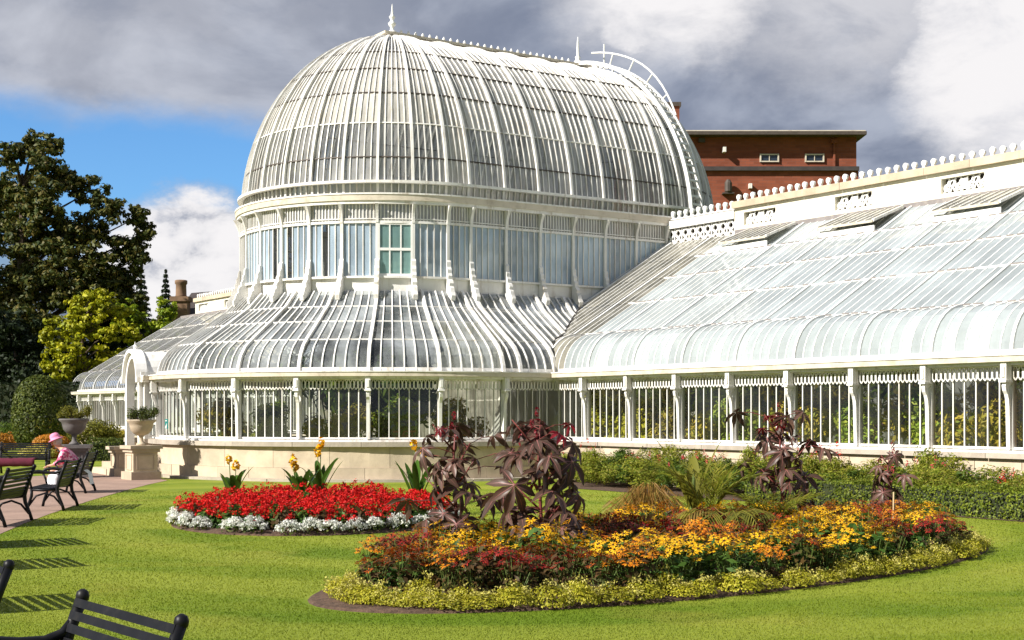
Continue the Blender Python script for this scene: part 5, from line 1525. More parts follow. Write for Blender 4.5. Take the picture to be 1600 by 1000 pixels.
blob_tree('maple_tree', 'bright yellow green maple in front of the dark evergreen', 'tree', 130, 82,
          [(140, 462, 18), (120, 480, 24), (155, 485, 20), (95, 510, 26), (135, 515, 30), (170, 525, 24), (85, 540, 24), (115, 555, 30), (150, 560, 30), (185, 560, 20), (95, 585, 26), (135, 600, 30), (170, 600, 26), (105, 615, 22), (75, 520, 14), (72, 570, 12), (185, 490, 20), (200, 520, 18), (165, 465, 16), (120, 500, 26)],
          [LF['maple']], 0.25, 330, 0.25, 31, 0.5, None, 0.1, 0.8, 0.6, 26)
blob_tree('maple_tree', 'mid green young tree beside the chimney', 'tree', 240, 84,
          [(200, 485, 20), (190, 505, 18), (215, 500, 18), (240, 510, 22), (262, 480, 20), (258, 505, 24), (235, 540, 26), (270, 530, 22), (215, 535, 22), (255, 560, 26), (284, 545, 14)],
          [LF['lime']], 0.24, 330, 0.2, 33, 0.5, None, 0.1, 0.8, 0.6, 26)
def spire(name, label, px, Y, y_top, y_bot, wpx, seed):
    g = np.random.default_rng(seed); bx = (px - 800) / FPX * Y; z1 = EYE + (645 - y_top) / FPX * Y; z0 = EYE + (645 - y_bot) / FPX * Y; w = wpx * Y / FPX
    t = thing(name, label, 'conifer', (bx, Y, 0), 0, None, (bx, Y, 0))
    obj('trunk', MB().tube([(bx, Y, 0), (bx, Y, z1)], [0.2, 0.03], 6), LF['bark'], t)
    n = 3200; f = g.random(n) ** 0.7; lay = np.floor(f * 13) / 13; z = z1 - (z1 - z0) * (lay + 0.03 * g.random(n)); a = g.random(n) * 6.283
    r = w * (0.08 + 0.92 * lay) * np.sqrt(g.random(n)) ; P_ = np.stack([r * np.cos(a), r * np.sin(a), z - 0.35 * r + 0.5 * np.abs(np.sin(a * 3)) * 0.3], 1)
    N_ = np.stack([np.cos(a), np.sin(a), 0.8 * np.ones(n)], 1)
    link('crown', np_mesh('crown', *leaves(P_, N_, 0.26, 0.35, 0.3, 0.2, 0.4, g), [LF['deep']]), t)
spire('fir_tree', 'small pointed fir rising just left of the chimney', 259, 112, 424, 520, 18, 61)
spire('fir_tree', 'slim ragged fir beside the right edge of the dark evergreen', 221, 110, 415, 520, 22, 62)

def shrub(name, label, cat, px, Y, h, w, leafm, seed, n=2600, size=0.10, group=None, round_=True):
    g = np.random.default_rng(seed); bx = (px - 800) / FPX * Y
    t = thing(name, label, cat, (bx, Y, 0), 0, group, (0, 0, 0))
    mb = MB()
    for k in range(4):
        a = k * 1.6 + 0.3; mb.tube([(0, 0, 0), (math.cos(a) * w * .15, math.sin(a) * w * .15, h * .35), (math.cos(a) * w * .3, math.sin(a) * w * .3, h * .7)], [0.03, 0.02, 0.008], 5)
    obj('stem', mb, LF['bark'], t)
    if round_:
        d = sphere_pts(n, g); d[:, 2] = np.abs(d[:, 2]) ** 0.8 * np.sign(d[:, 2])
        P_ = d * np.array([w / 2, w / 2, h * 0.52]) * (1 - 0.14 * g.random((n, 1)) ** 2) + np.array([0, 0, h * 0.5]); N_ = d
    else:
        k = 9; c = np.stack([g.normal(0, w * .24, k), g.normal(0, w * .24, k), g.uniform(0.3, 0.72, k) * h], 1)
        P_, N_ = clump_cloud(c, g.uniform(0.22, 0.36, k) * w, np.full(k, n // k), 0.3, 0.75, g)
        P_[:, 2] = np.clip(P_[:, 2], 0.03, None)
    link('foliage', np_mesh('foliage', *leaves(P_, N_, size, 0.6, 0, 0.2, 0.5, g), [leafm]), t)
    return t
t = shrub('clipped_bush', 'tall clipped round topped bush below the maple', 'bush', 62, 60, 3.35, 2.25, LF['clip'], 70, 11000, 0.13)
LS = [(8, 64, 1.0, 1.9, 'orange_sh', 'orange leaved shrub at the far left edge of the border', False), (38, 62, 1.2, 1.4, 'orange_sh', 'copper orange shrub left of the small rounded green bush', False), (62, 60, 1.05, 1.3, 'box', 'small rounded green bush between two copper shrubs', True), (80, 57, 0.95, 1.5, 'orange_sh', 'low brown orange shrub in front of the yellow ones', True),
      (84, 66, 1.8, 1.7, 'gold_sh', 'yellow green shrub left of the dark urn', False), (105, 64, 1.5, 1.8, 'gold_sh', 'golden shrub directly behind the dark urn', False), (140, 63, 1.75, 1.9, 'olive', 'tall olive yellow shrub right of the dark urn', False), (163, 64, 1.55, 1.4, 'olive', 'olive shrub just before the far wing wall', False), (178, 65, 1.2, 1.2, 'gold_sh', 'golden shrub beside the porch pillar', False), (20, 70, 2.0, 2.0, 'green', 'fresh green shrub behind the orange ones', False), (98, 70, 1.7, 1.6, 'orange_sh', 'orange shrub tucked behind the yellow ones', False), (48, 56, 0.5, 0.9, 'edge2', 'pale yellow low plant before the copper shrub', False), (70, 55, 0.55, 0.9, 'edge2', 'pale yellow low plant below the brown orange shrub', False)]
for i, (px, Y, h, w, mk, lab, rd) in enumerate(LS): shrub('border_shrub', lab, 'shrub', px, Y, h, w, LF[mk], 80 + i, 2200, 0.11, 'shrubs of the far left border', rd)
hedge('box_hedge', 'short clipped hedge block left of the porch pedestal', 'hedge', ((168 - 800) / FPX * 54, 54), 0.1, 1.25, 0.8, 0.78, 2600, 0.07, 9, LF['clip'])
hedge('laurel_hedge', 'dark tall hedge closing the garden at the far left', 'hedge', (-36, 76), 0.05, 26, 1.6, 3.4, 16000, 0.20, 10, LF['deep'])
# woodland beyond, off to both sides and behind the glasshouse
g = np.random.default_rng(8)
cs = []; rs = []
for k in range(150):
    a = R(g.uniform(-58, -17) if k % 2 else g.uniform(24, 60)); d = g.uniform(125, 165); h = g.uniform(2, 10)
    cs.append(np.array([math.sin(a) * d, math.cos(a) * d, h])); rs.append(g.uniform(2.5, 4.5))
P_, N_ = clump_cloud(cs, rs, np.full(150, 150), 0.4, 0.9, g)
o = link('far_woodland', np_mesh('far_woodland', *leaves(P_, N_, 0.9, 0.6, 0, 0.3, 0.5, g), [LF['deep']])); tag(o, 'dark distant woodland closing the view beyond the garden', 'woodland', kind='stuff')

# ------------------------------------------------------------------ buildings behind
def mat_brick(name, col):
    m, T = new_mat(name); co = T.n('ShaderNodeTexCoord').outputs['Object']
    v = T.n('ShaderNodeMapping', {'Vector': co, 'Rotation': (R(90), 0, 0)}).outputs[0]
    br = T.n('ShaderNodeTexBrick', {'Vector': v, 'Color1': col, 'Color2': tuple(c * 0.72 for c in col), 'Mortar': tuple(c * 0.6 + 0.03 for c in col), 'Scale': 1.0, 'Mortar Size': 0.012, 'Brick Width': 0.45, 'Row Height': 0.15})
    st_ = T.noise(T.n('ShaderNodeMapping', {'Vector': co, 'Scale': (0.25, 1, 1.6)}).outputs[0], 1.1, 6, 0.65).outputs['Fac']
    c = T.mix(T.math('MULTIPLY', T.smooth(st_, 0.38, 0.7), 0.7), br.outputs['Color'], tuple(x * 0.55 for x in col))
    p = T.n('ShaderNodeBsdfPrincipled', {'Base Color': c, 'Roughness': 0.9, 'Specular IOR Level': 0.2})
    T.n('ShaderNodeOutputMaterial', {'Surface': p.outputs[0]}); return m
MT['brick'] = mat_brick('red_brick', (0.285, 0.085, 0.046))
MT['winglass'] = mat_solid('dark_window_glass', (0.02, 0.03, 0.045), 0.08, 0.1, spec=0.6)
MT['slate'] = mat_solid('slate_dark', (0.05, 0.04, 0.038), 0.7, 0.2)
YB = 76.0
bp = lambda px, py, dy=0.0: Vector(((px - 800) / FPX * (YB + dy), YB + dy, EYE + (645 - py) / FPX * YB))
bc = bp(1200, 400); 
bb = thing('brick_building', 'red brick flat roofed building rising behind the wing roof', 'building', (bc.x, YB + 6, 0), 0, None, (bc.x, YB + 6, 0))
xl, xr = bp(985, 0).x, bp(1342, 0).x; zt = bp(0, 212).z; zs = bp(0, 264).z
obj('wall', MB().box(((xl + xr) / 2, YB + 6.2, zs / 2), (xr - xl + 0.1, 11.8, zs)), MT['brick'], bb)
obj('upper_wall', MB().box(((xl + xr) / 2, YB + 6.25, (zs + zt) / 2 + 0.1), (xr - xl - 0.02, 11.5, zt - zs - 0.1)), MT['brick'], bb)
obj('roof_slab', MB().box(((xl + xr) / 2 + 0.1, YB + 6.0, zt + 0.10), (xr - xl + 0.5, 12.6, 0.18)), MT['metal_and_shade'], bb)
obj('roof_edge', MB().box(((xl + xr) / 2 + 0.1, YB + 6.0, zt + 0.22), (xr - xl + 0.4, 12.5, 0.06)), MT['gutter'], bb)
obj('string_course', MB().box(((xl + xr) / 2, YB + 6.1, zs + 0.05), (xr - xl + 0.10, 12.0, 0.22)), MT['slate'], bb)
for px in (1204.5, 1275.5):
    c = bp(px, 244.5); w, h = 28 / FPX * YB, 11 / FPX * YB
    fr = MB()
    for dx in (-w / 2, w / 2): fr.box((c.x + dx, YB + 0.46, c.z), (0.07, 0.12, h + 0.07))
    for dz in (-h / 2, h / 2): fr.box((c.x, YB + 0.465, c.z + dz), (w + 0.06, 0.11, 0.06))
    fr.box((c.x, YB + 0.475, c.z), (0.035, 0.09, h)); wo = obj('window', fr, MT['gutter'], bb)
    obj('pane', MB().box((c.x, YB + 0.49, c.z), (w, 0.03, h)), MT['winglass'], wo)
for px, py in ((1132.5, 233), (1173, 290)): obj('vent_cowl', MB().box(tuple(bp(px, py) + Vector((0, 0.28, 0))), (0.16, 0.5, 0.26)), MT['white'], bb)
for px, py in ((1098, 217), ): obj('wall_vent', MB().box(tuple(bp(px, py) + Vector((0, 0.40, 0))), (0.34, 0.24, 0.22)), MT['metal_and_shade'], bb)
d_ = MB(); d_.box(tuple(bp(1306, 242) + Vector((0, 0.42, 0))), (0.10, 0.12, 46 / FPX * YB)); d_.box(tuple(bp(1306, 219) + Vector((0, 0.40, 0))), (0.34, 0.2, 0.2)); obj('drainpipe', d_, MT['brick'], bb)
d_ = MB(); c = bp(1138, 293)
d_.lathe([(0.16, -0.25), (0.2, -0.2), (0.2, 0.25), (0.10, 0.42)], tuple(c + Vector((0, 0.0, 0))), 10); d_.box(tuple(c + Vector((0, 0.1, -0.30))), (0.62, 0.42, 0.07)); obj('flue', d_, MT['metal_and_shade'], bb)
ch = bp(1058, 0)
obj('chimney', MB().box((ch.x, YB + 3, (zt + bp(0, 150).z) / 2), (0.80, 1.2, bp(0, 150).z - zt)), MT['brick'], bb)
obj('chimney_cap', MB().box((ch.x, YB + 3, bp(0, 150).z + 0.08), (0.98, 1.4, 0.22)), MT['metal_and_shade'], bb)
an = thing('flat_roofed_annexe', 'low dark roofed annexe peeping over the crest beside the brick building', 'building', (bp(1400, 0).x, 82, 0), 0, None, (bp(1400, 0).x, 82, 0))
x0, x1 = bp(1343, 0, 6).x, bp(1448, 0, 6).x
obj('wall', MB().box(((x0 + x1) / 2, 86, 7.0), (x1 - x0, 8, 14.0)), MT['brick'], an); obj('roof', MB().box(((x0 + x1) / 2, 86, 14.4), (x1 - x0 + .3, 8.6, 0.8)), MT['slate'], an)

YH = 104.0
hp = lambda px, py: Vector(((px - 800) / FPX * YH, YH, EYE + (645 - py) / FPX * YH))
sh = thing('stone_house', 'brown stone house with tall round chimney behind the trees', 'house', (hp(300, 0).x, YH, 0), 0, None, (hp(300, 0).x, YH, 0))
MT['brownstone'] = mat_solid('brown_stone', (0.20, 0.125, 0.075), 0.9, 0.2, 2.0, bump=0.2)
c = hp(284, 0)
z1 = hp(0, 478).z
x0, x1 = hp(276, 0).x, hp(350, 0).x
obj('wall', MB().box(((x0 + x1) / 2, YH + 3, z1 / 2 - 0.5), (x1 - x0, 6, z1 - 1.0)), MT['brownstone'], sh)
rf = obj('roof', MB().add([(x0 - .2, YH - .3, z1 - 1.0), (x1 + .2, YH - .3, z1 - 1.0), (x1 + .2, YH + 6.3, z1 - 1.0), (x0 - .2, YH + 6.3, z1 - 1.0), (x0 + .4, YH + 3, z1 + 1.2), (x1 - .4, YH + 3, z1 + 1.4)], [(0, 1, 5, 4), (1, 2, 5), (2, 3, 4, 5), (3, 0, 4), (3, 2, 1, 0)]), MT['slate'], sh)
zc0, zc1, zc2 = hp(0, 505).z, hp(0, 466).z, hp(0, 438).z
obj('chimney', MB().box((c.x, YH - 0.2, (zc0 - 1 + zc1) / 2), (1.1, 1.1, zc1 - zc0 + 1)), MT['brownstone'], rf)
obj('chimney_ledge', MB().box((c.x, YH - 0.2, zc1 - 0.1), (1.35, 1.35, 0.35)), MT['brownstone'], rf)
obj('chimney_pot', MB().lathe([(0.48, zc1), (0.40, zc1 + 0.2), (0.38, zc2 - 0.35), (0.46, zc2 - 0.25), (0.46, zc2 - 0.05), (0.36, zc2), (0.3, zc2 - 0.02)], (c.x, YH - 0.2, 0), 14), MT['brownstone'], rf, True)

# ------------------------------------------------------------------ urns and pedestals
URN = [(0.13, 0), (0.14, 0.04), (0.085, 0.075), (0.06, 0.13), (0.055, 0.22), (0.085, 0.27), (0.20, 0.32), (0.285, 0.41), (0.315, 0.52), (0.33, 0.60), (0.40, 0.66), (0.405, 0.70), (0.37, 0.71), (0.33, 0.62), (0.2, 0.60)]
def pedestal(label, p, rz, mat, h=0.93, w=0.70):
    t = thing('pedestal', label, 'pedestal', p, rz, None, (0, 0, 0))
    obj('base', MB().box((0, 0, 0.11), (w + 0.16, w + 0.16, 0.22)), mat, t)
    d = obj('die', MB().box((0, 0, 0.22 + (h - 0.40) / 2), (w, w, h - 0.40)), mat, t)
    for (dx, dy) in ((0, -1), (0, 1), (-1, 0), (1, 0)):
        m = MB(); zc = 0.22 + (h - 0.40) / 2; hh = (h - 0.40) * 0.38; q = w * 0.34
        for s in (-1, 1):
            if dy: m.box((s * q, dy * (w / 2 + 0.008), zc), (0.03, 0.022, hh * 2)); m.box((0, dy * (w / 2 + 0.007), zc + s * hh), (2 * q, 0.02, 0.03))
            else: m.box((dx * (w / 2 + 0.008), s * q, zc), (0.022, 0.03, hh * 2)); m.box((dx * (w / 2 + 0.007), 0, zc + s * hh), (0.02, 2 * q, 0.03))
        obj('panel_moulding', m, mat, d)
    obj('cap', MB().box((0, 0, h - 0.13), (w + 0.10, w + 0.10, 0.10)).box((0, 0, h - 0.045), (w + 0.22, w + 0.22, 0.09)), mat, t)
    return t
def urn(label, p, mat, sc=1.0):
    t = thing('garden_urn', label, 'urn', p, 0, None, (0, 0, 0)); t.scale = (sc,) * 3
    obj('bowl', MB().lathe(URN[5:], (0, 0, 0), 20), mat, t, True); obj('foot', MB().lathe(URN[:6] , (0, 0, 0), 20), mat, t, True)
    return t
def urn_plant(label, p, w, h, leafm, seed):
    g = np.random.default_rng(seed); t = thing('urn_plant', label, 'plant', p, 0, None, (0, 0, 0))
    k = 14; a = g.random(k) * 6.283; r = np.sqrt(g.random(k)) * w * .42
    c = np.stack([r * np.cos(a), r * np.sin(a), h * (0.25 + 0.4 * g.random(k))], 1)
    P_, N_ = clump_cloud(c, g.uniform(.10, .17, k) * 1.1, np.full(k, 170), 0.25, 0.9, g)
    link('foliage', np_mesh('foliage', *leaves(P_, N_, 0.060, 0.4, 0, 0.6, 0.6, g), [leafm]), t)
    m = MB()
    for q in c: m.tube([(0, 0, -0.05), tuple(q)], 0.012, 4)
    obj('stem', m, LF['bark'], t); return t
pp = L2W(-8.62, -1.50)
pedestal('pale stone panelled pedestal at the corner of the porch', pp, TH, MT['sandstone'], 0.93, 0.68)
urn('pale stone urn on the porch pedestal', pp + Vector((0, 0, 0.93)), MT['sandstone'])
urn_plant('bushy olive plant in the pale urn by the porch', pp + Vector((0, 0, 1.56)), 0.95, 0.55, LF['clip'], 5)
pp2 = Vector((-11.3, 41.3, 0))
pedestal('pale stone pedestal on the far side of the porch steps', pp2, TH, MT['sandstone'], 0.85, 0.5)
pp3 = Vector(((116 - 800) / FPX * 40.2, 40.2, 0))
pedestal('dark stone pedestal on the far edge of the path', pp3, 0.2, MT['darkstone'], 0.92, 0.72)
urn('dark stone urn on the pedestal across the path', pp3 + Vector((0, 0, 0.92)), MT['darkstone'], 1.04)
urn_plant('dark olive plant filling the dark urn', pp3 + Vector((0, 0, 1.58)), 1.0, 0.55, LF['olive'], 6)

# ------------------------------------------------------------------ benches
def make_bench(label, L=1.5):
    t = thing('park_bench', label, 'bench', (0, 0, 0), 0, 'black slatted park benches', (0, 0, 0))
    back = [(0.36, 0.0), (0.325, 0.12), (0.25, 0.30), (0.235, 0.42), (0.27, 0.55), (0.335, 0.74), (0.40, 0.90)]
    for sx in (-1, 1):
        x = sx * (L / 2 - 0.06); m = MB()
        m.tube([(x, a, b) for a, b in back], [0.03, 0.028, 0.033, 0.037, 0.035, 0.032, 0.030], 8)
        m.tube([(x, -0.30, 0.0), (x, -0.275, 0.12), (x, -0.22, 0.28), (x, -0.22, 0.42)], [0.028, 0.026, 0.028, 0.03], 8)
        m.tube([(x, -0.24, 0.40), (x, 0.0, 0.385), (x, 0.245, 0.41)], 0.026, 8)
        m.tube([(x, -0.27, 0.10), (x, -0.14, 0.28), (x, 0.02, 0.33), (x, 0.18, 0.27), (x, 0.31, 0.11)], 0.019, 7)
        m.tube([(x, 0.355, 0.80), (x, 0.30, 0.735), (x, 0.21, 0.705), (x, 0.08, 0.71), (x, -0.10, 0.735), (x, -0.25, 0.72), (x, -0.31, 0.66), (x, -0.285, 0.60)], [0.022, 0.026, 0.028, 0.028, 0.03, 0.026, 0.022, 0.014], 8)
        m.tube([(x, -0.22, 0.42), (x, -0.245, 0.53), (x, -0.285, 0.625)], 0.02, 7)
        m.lathe([(0.014, -0.035), (0.030, -0.022), (0.034, 0.0), (0.028, 0.022), (0.010, 0.034)], (x, 0.402, 0.912), 10)
        obj('end_frame', m, MT['bench'], t, True)
    for k in range(8):
        f = 0.10 + 0.86 * k / 7; i = 3 + min(2, int(f * 3)); u = f * 3 - int(f * 3) if f < 1 else 1
        (a0, b0), (a1, b1) = back[i], back[i + 1]
        y = lerp(a0, a1, u) - 0.02; z = lerp(b0, b1, u)
        obj('back_slat', MB().box((0, y, z), (L - 0.10, 0.022, 0.042), rot=Matrix.Rotation(R(-19), 3, 'X')), MT['bench'], t)
    for k in range(8): obj('seat_slat', MB().box((0, -0.25 + 0.063 * k, 0.425 - 0.012 * math.sin(math.pi * k / 7)), (L - 0.10, 0.045, 0.022)), MT['bench'], t)
    return t
def face(dx, dy): return math.atan2(dy, dx) + math.pi / 2
b0 = make_bench('black slatted bench cut off by the bottom edge, its back towards the lawn', 1.24)
b0.location = (-2.10, 6.39, 0.0); b0.rotation_euler = (0, 0, face(-0.785, -0.62))
BN = [((-3.64, 8.63), face(-0.785, -0.62), 'black bench of which only one back post shows at the left edge'),
      ((-8.42, 23.3), face(-1, -0.06), 'black slatted bench on the path edge, first of the three in a row'),
      ((-8.72, 27.0), face(-0.99, -0.12), 'black slatted bench, middle one of the row of three on the path'),
      ((-10.0, 32.6), face(-1, -0.1), 'black bench with the pink clad person sitting on it'),
      ((-14.6, 42.6), face(0.15, -1), 'black bench with the maroon blanket, across the path')]
BL = {}
for (x, y), rz, lab in BN: BL[lab] = dup(b0, (x, y, 0.006), rz, (1.35 if 'first' in lab else 1.25 if 'middle' in lab or 'maroon' in lab else 1, 1, 1), lab, 'black slatted park benches')
for (x, y) in ((-5.62, 13.0), (-6.72, 16.6), (-7.5, 19.4)):
    dup(b0, (x, y, 0.006), face(-0.85, -0.5), 1.0, 'black slatted bench standing outside the left edge of the view', 'benches beside the lawn off view')
# maroon blanket folded over the seat of the far bench
bl = thing('blanket', 'maroon blanket spread over the seat of the far bench', 'blanket', (-14.75, 42.5, 0.45), face(0.15, -1), None, (0, 0, 0))
m = MB(); vs = []; 
for i in range(13):
    for j, (yy, zz) in enumerate(((0.20, 0.025), (0.0, 0.015), (-0.2, 0.02), (-0.285, 0.005), (-0.30, -0.10), (-0.305, -0.22))):
        vs.append((-0.65 + i * 0.1, yy, zz + 0.008 * math.sin(i * 1.9 + j)))
fs = [(i * 6 + j, i * 6 + j + 1, i * 6 + j + 7, i * 6 + j + 6) for i in range(12) for j in range(5)]
m.add(vs, fs); o = obj('cloth', m, mat_solid('maroon_cloth', (0.11, 0.012, 0.03), 0.9, 0.2), bl, True)
sm = o.modifiers.new('thick', 'SOLIDIFY'); sm.thickness = 0.012

# ------------------------------------------------------------------ the person on the bench
def skin(name, verts, edges, radii, mat, parent, root=0, sub=2):
    me = bpy.data.meshes.new(name); me.from_pydata([tuple(v) for v in verts], edges, []); me.materials.append(mat)
    o = link(name, me, parent)
    sk = o.modifiers.new('skin', 'SKIN'); sk.use_smooth_shade = True
    for i, r in enumerate(radii):
        d = me.skin_vertices[0].data[i]; d.radius = r if isinstance(r, tuple) else (r, r); d.use_root = (i == root)
    sb = o.modifiers.new('sub', 'SUBSURF'); sb.levels = sub; sb.render_levels = sub
    return o
SKIN = mat_solid('skin', (0.55, 0.30, 0.20), 0.55, 0.08)
def mat_floral():
    m, T = new_mat('pink_floral_cloth'); co = T.n('ShaderNodeTexCoord').outputs['Object']
    v = T.n('ShaderNodeTexVoronoi', {'Vector': co, 'Scale': 26.0}).outputs['Color']
    f = T.n('ShaderNodeSeparateColor', {0: v}).outputs[0]
    c = T.mix(T.smooth(f, 0.3, 0.5), (0.62, 0.10, 0.22), (0.85, 0.50, 0.58)); c = T.mix(T.smooth(f, 0.72, 0.8), c, (0.42, 0.02, 0.12))
    p = T.n('ShaderNodeBsdfPrincipled', {'Base Color': c, 'Roughness': 0.85}); T.n('ShaderNodeOutputMaterial', {'Surface': p.outputs[0]}); return m
PINK = mat_floral(); PHAT = mat_solid('pink_hat_cloth', (0.78, 0.26, 0.42), 0.85, 0.15, 12.0)
WCL = mat_solid('white_skirt_cloth', (0.78, 0.79, 0.85), 0.85, 0.05)
# local frame: faces -Y, sits at z = 0.44
pe = thing('person', 'person in pink floral top, pink hat and white skirt leaning forward on the bench', 'person', (-10.0, 32.55, 0.0), face(-1, -0.1), None, (0, 0, 0)); pe.scale = (1.12, 1.12, 1.06)
# pelvis, spine (leaning forward), neck, head
v = [(0, 0.06, 0.54), (0, -0.02, 0.68), (0, -0.14, 0.84), (0, -0.22, 0.94), (0, -0.28, 0.985), (0, -0.33, 1.03), (0, -0.36, 1.10), (0, -0.355, 1.17)]
r = [(0.15, 0.12), (0.14, 0.105), (0.15, 0.10), (0.10, 0.08), 0.05, (0.068, 0.075), (0.078, 0.09), 0.06]
e = [(0, 1), (1, 2), (2, 3), (3, 4), (4, 5), (5, 6), (6, 7)]
for s in (-1, 1):
    b = len(v)
    v += [(s * 0.09, 0.03, 0.52), (s * 0.11, -0.36, 0.50), (s * 0.11, -0.42, 0.44), (s * 0.11, -0.40, 0.10), (s * 0.115, -0.42, 0.05), (s * 0.125, -0.56, 0.035)]
    r += [0.095, 0.075, 0.066, 0.045, 0.04, (0.042, 0.028)]; e += [(0, b), (b, b + 1), (b + 1, b + 2), (b + 2, b + 3), (b + 3, b + 4), (b + 4, b + 5)]
    a = len(v)
    v += [(s * 0.17, -0.17, 0.88), (s * 0.215, -0.22, 0.70), (s * 0.21, -0.26, 0.64), (s * 0.12, -0.40, 0.60), (s * 0.09, -0.46, 0.585), (s * 0.08, -0.49, 0.575)]
    r += [0.055, 0.045, 0.042, 0.03, 0.026, (0.036, 0.018)]; e += [(2, a), (a, a + 1), (a + 1, a + 2), (a + 2, a + 3), (a + 3, a + 4), (a + 4, a + 5)]
    for q, (dx, L) in enumerate(((-0.03, .062), (-0.01, .072), (0.01, .068), (0.028, .055))):
        f = len(v); v += [(s * 0.08 + dx, -0.525, 0.572), (s * 0.08 + dx * 1.1, -0.525 - L * .6, 0.555), (s * 0.08 + dx * 1.1, -0.525 - L * .9, 0.53)]; r += [0.010, 0.009, 0.008]; e += [(a + 5, f), (f, f + 1), (f + 1, f + 2)]
    f = len(v); v += [(s * 0.035, -0.49, 0.585), (s * 0.03, -0.53, 0.572)]; r += [0.011, 0.009]; e += [(a + 5, f), (f, f + 1)]
body = skin('body', v, e, r, SKIN, pe)
# blouse over torso and upper arms
v = [(0, 0.07, 0.53), (0, -0.02, 0.68), (0, -0.14, 0.85), (0, -0.215, 0.935)]; r = [(0.175, 0.15), (0.165, 0.13), (0.175, 0.125), (0.10, 0.085)]; e = [(0, 1), (1, 2), (2, 3)]
for s in (-1, 1):
    a = len(v); v += [(s * 0.175, -0.17, 0.885), (s * 0.22, -0.22, 0.72), (s * 0.215, -0.27, 0.645), (s * 0.15, -0.36, 0.615)]; r += [0.072, 0.064, 0.06, 0.048]; e += [(2, a), (a, a + 1), (a + 1, a + 2), (a + 2, a + 3)]
skin('blouse', v, e, r, PINK, pe)
# long skirt over the lap, falling behind the calves
m = MB(); rings = []
for (y, z, rx, ry) in ((0.10, 0.60, 0.21, 0.17), (0.02, 0.545, 0.24, 0.21), (-0.16, 0.50, 0.25, 0.26), (-0.28, 0.42, 0.25, 0.22), (-0.34, 0.30, 0.25, 0.19), (-0.36, 0.16, 0.27, 0.20)):
    rings.append([(rx * math.cos(2 * math.pi * k / 18) * (1 + 0.06 * math.sin(k * 2.6)), y + ry * math.sin(2 * math.pi * k / 18), z + 0.04 * math.sin(2 * math.pi * k / 18)) for k in range(18)])
m.add([p for rg in rings for p in rg], [(i * 18 + k, i * 18 + (k + 1) % 18, i * 18 + 18 + (k + 1) % 18, i * 18 + 18 + k) for i in range(5) for k in range(18)])
m.add([(-0.2, 0.16, 0.55), (0.2, 0.16, 0.55), (0.22, 0.32, 0.42), (-0.22, 0.32, 0.42), (-0.2, 0.36, 0.18), (0.2, 0.36, 0.18)], [(0, 1, 2, 3), (3, 2, 5, 4)])
obj('skirt', m, WCL, pe, True)
m = MB().lathe([(0.155, -0.015), (0.15, 0.0), (0.098, 0.015), (0.10, 0.06), (0.085, 0.11), (0.05, 0.135), (0.01, 0.14)], (0, 0, 0), 18)
hat = obj('sun_hat', m, PHAT, pe, True); hat.location = (0, -0.36, 1.15); hat.rotation_euler = (R(22), 0, 0)
m = MB(); 
for s in (-1, 1):
    m.lathe([(0.001, -0.008), (0.008, 0), (0.001, 0.008)], (s * 0.03, -0.442, 1.095), 6); 
obj('eye', m, MT['bench'], pe)
obj('nose', MB().lathe([(0.014, -0.02), (0.015, 0.0), (0.004, 0.03)], (0, -0.447, 1.07), 8), SKIN, pe, True)
obj('mouth', MB().box((0, -0.432, 1.03), (0.045, 0.012, 0.010)), PHAT, pe)
for s in (-1, 1): obj('ear', MB().lathe([(0.006, -0.025), (0.014, 0), (0.006, 0.03)], (s * 0.082, -0.35, 1.085), 7), SKIN, pe, True)
obj('hair', MB().lathe([(0.04, -0.10), (0.085, -0.06), (0.092, 0.0), (0.085, 0.05), (0.03, 0.08)], (0, -0.325, 1.11), 14), mat_solid('grey_hair', (0.42, 0.38, 0.34), 0.8), pe, True)

# ------------------------------------------------------------------ what grows inside
def indoor(label, p, h, w, leafm, seed, n=900, size=0.16):
    g = np.random.default_rng(seed); t = thing('indoor_plant', label, 'plant', p, 0, None, (0, 0, 0))
    k = 8; c = np.stack([g.normal(0, w * .22, k), g.normal(0, w * .22, k), g.uniform(.35, .85, k) * h], 1)
    P_, N_ = clump_cloud(c, g.uniform(.2, .34, k) * w, np.full(k, n // k), 0.2, 1.0, g)
    link('foliage', np_mesh('foliage', *leaves(P_, N_, size, 0.4, 0.3, 0.3, 0.6, g), [leafm]), t)
    m = MB()
    for q in c: m.tube([(0, 0, 0), (q[0] * .5, q[1] * .5, q[2] * .6), tuple(q)], [0.03, 0.02, 0.01], 5)
    obj('stem', m, LF['stemgreen'], t)
bays_w = ['first', 'second', 'third', 'fourth', 'fifth', 'sixth', 'seventh', 'eighth', 'ninth', 'tenth']
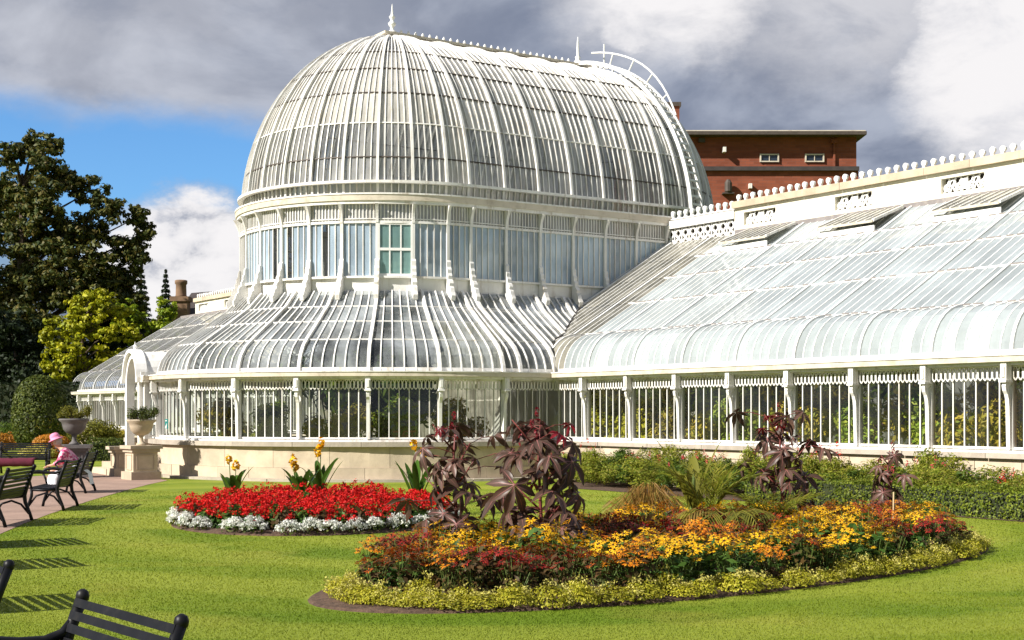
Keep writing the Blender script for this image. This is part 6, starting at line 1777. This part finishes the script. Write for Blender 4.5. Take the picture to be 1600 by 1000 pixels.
kinds_ = [('in_yellow', 'yellow leaved'), ('in_yellow', 'golden leaved'), ('in_gold', 'lime and olive'), ('in_lime', 'green bushy'), ('in_gold', 'golden olive'), ('in_lime', 'broad green'), ('in_lime', 'straw green'), ('in_gold', 'gold and orange'), ('in_orange', 'orange flowered'), ('in_gold', 'olive leaved')]
for k in range(10):
    u = 0.7 + 1.92 * k
    mk, ad = kinds_[k]
    indoor('%s plant behind the glass of the wing, %s bay from the dome' % (ad, bays_w[k]), L2W(D0 + 1.12, -(R2 + u - 0.15), 0.08), 2.5, 1.5, LF[mk], 700 + k, 5200, 0.15)
    indoor('taller green plant at the back of the wing, %s bay from the dome' % bays_w[k], L2W(D0 + 2.3, -(R2 + u - 0.9), 0.08), 3.2, 1.9, LF['in_lime' if k % 2 else 'in_gold'], 720 + k, 2600, 0.22)
for k, a in enumerate((-100, -116, -133, -152, -172)):
    rr = 6.05; q = L2W(rr * math.cos(R(a)), rr * math.sin(R(a)), 0.07)
    indoor('leafy green plant inside the dome ring, %s window from the wing' % bays_w[k], q, 2.2, 1.5, LF['in_lime'] if k % 2 else LF['in_gold'], 740 + k, 3000)
    q = L2W(2.2 * math.cos(R(a)), 2.2 * math.sin(R(a)), 0.07)
    indoor('tall palm like plant under the dome, %s from the wing' % bays_w[k], q, 5.6, 2.3, LF['green'], 760 + k, 1500, 0.4)
pl = thing('wooden_planter', 'orange lit wooden planter box seen through the dome ring window', 'planter', (-2.95, 39.0, 0.75), 0.1, None, (0, 0, 0))
OW = mat_solid('orange_lit_wood', (0.62, 0.22, 0.06), 0.6, 0.15, 3.0)  # orange light on the timber is put into the wood colour
obj('box', MB().box((0, 0, 0.27), (0.46, 0.46, 0.54)), OW, pl); obj('rim', MB().box((0, 0, 0.56), (0.62, 0.56, 0.05)), OW, pl)
sg_ = thing('plant_staging', 'low stone staging under the planter inside the ring', 'staging', (-2.95, 39.0, 0.07), 0.1, None, (0, 0, 0)); obj('slab', MB().box((0, 0, 0.32), (1.6, 0.7, 0.10)), MT['greystone'], sg_)
for s in (-1, 1): obj('leg', MB().box((s * 0.6, 0, 0.135), (0.15, 0.5, 0.27)), MT['greystone'], sg_)
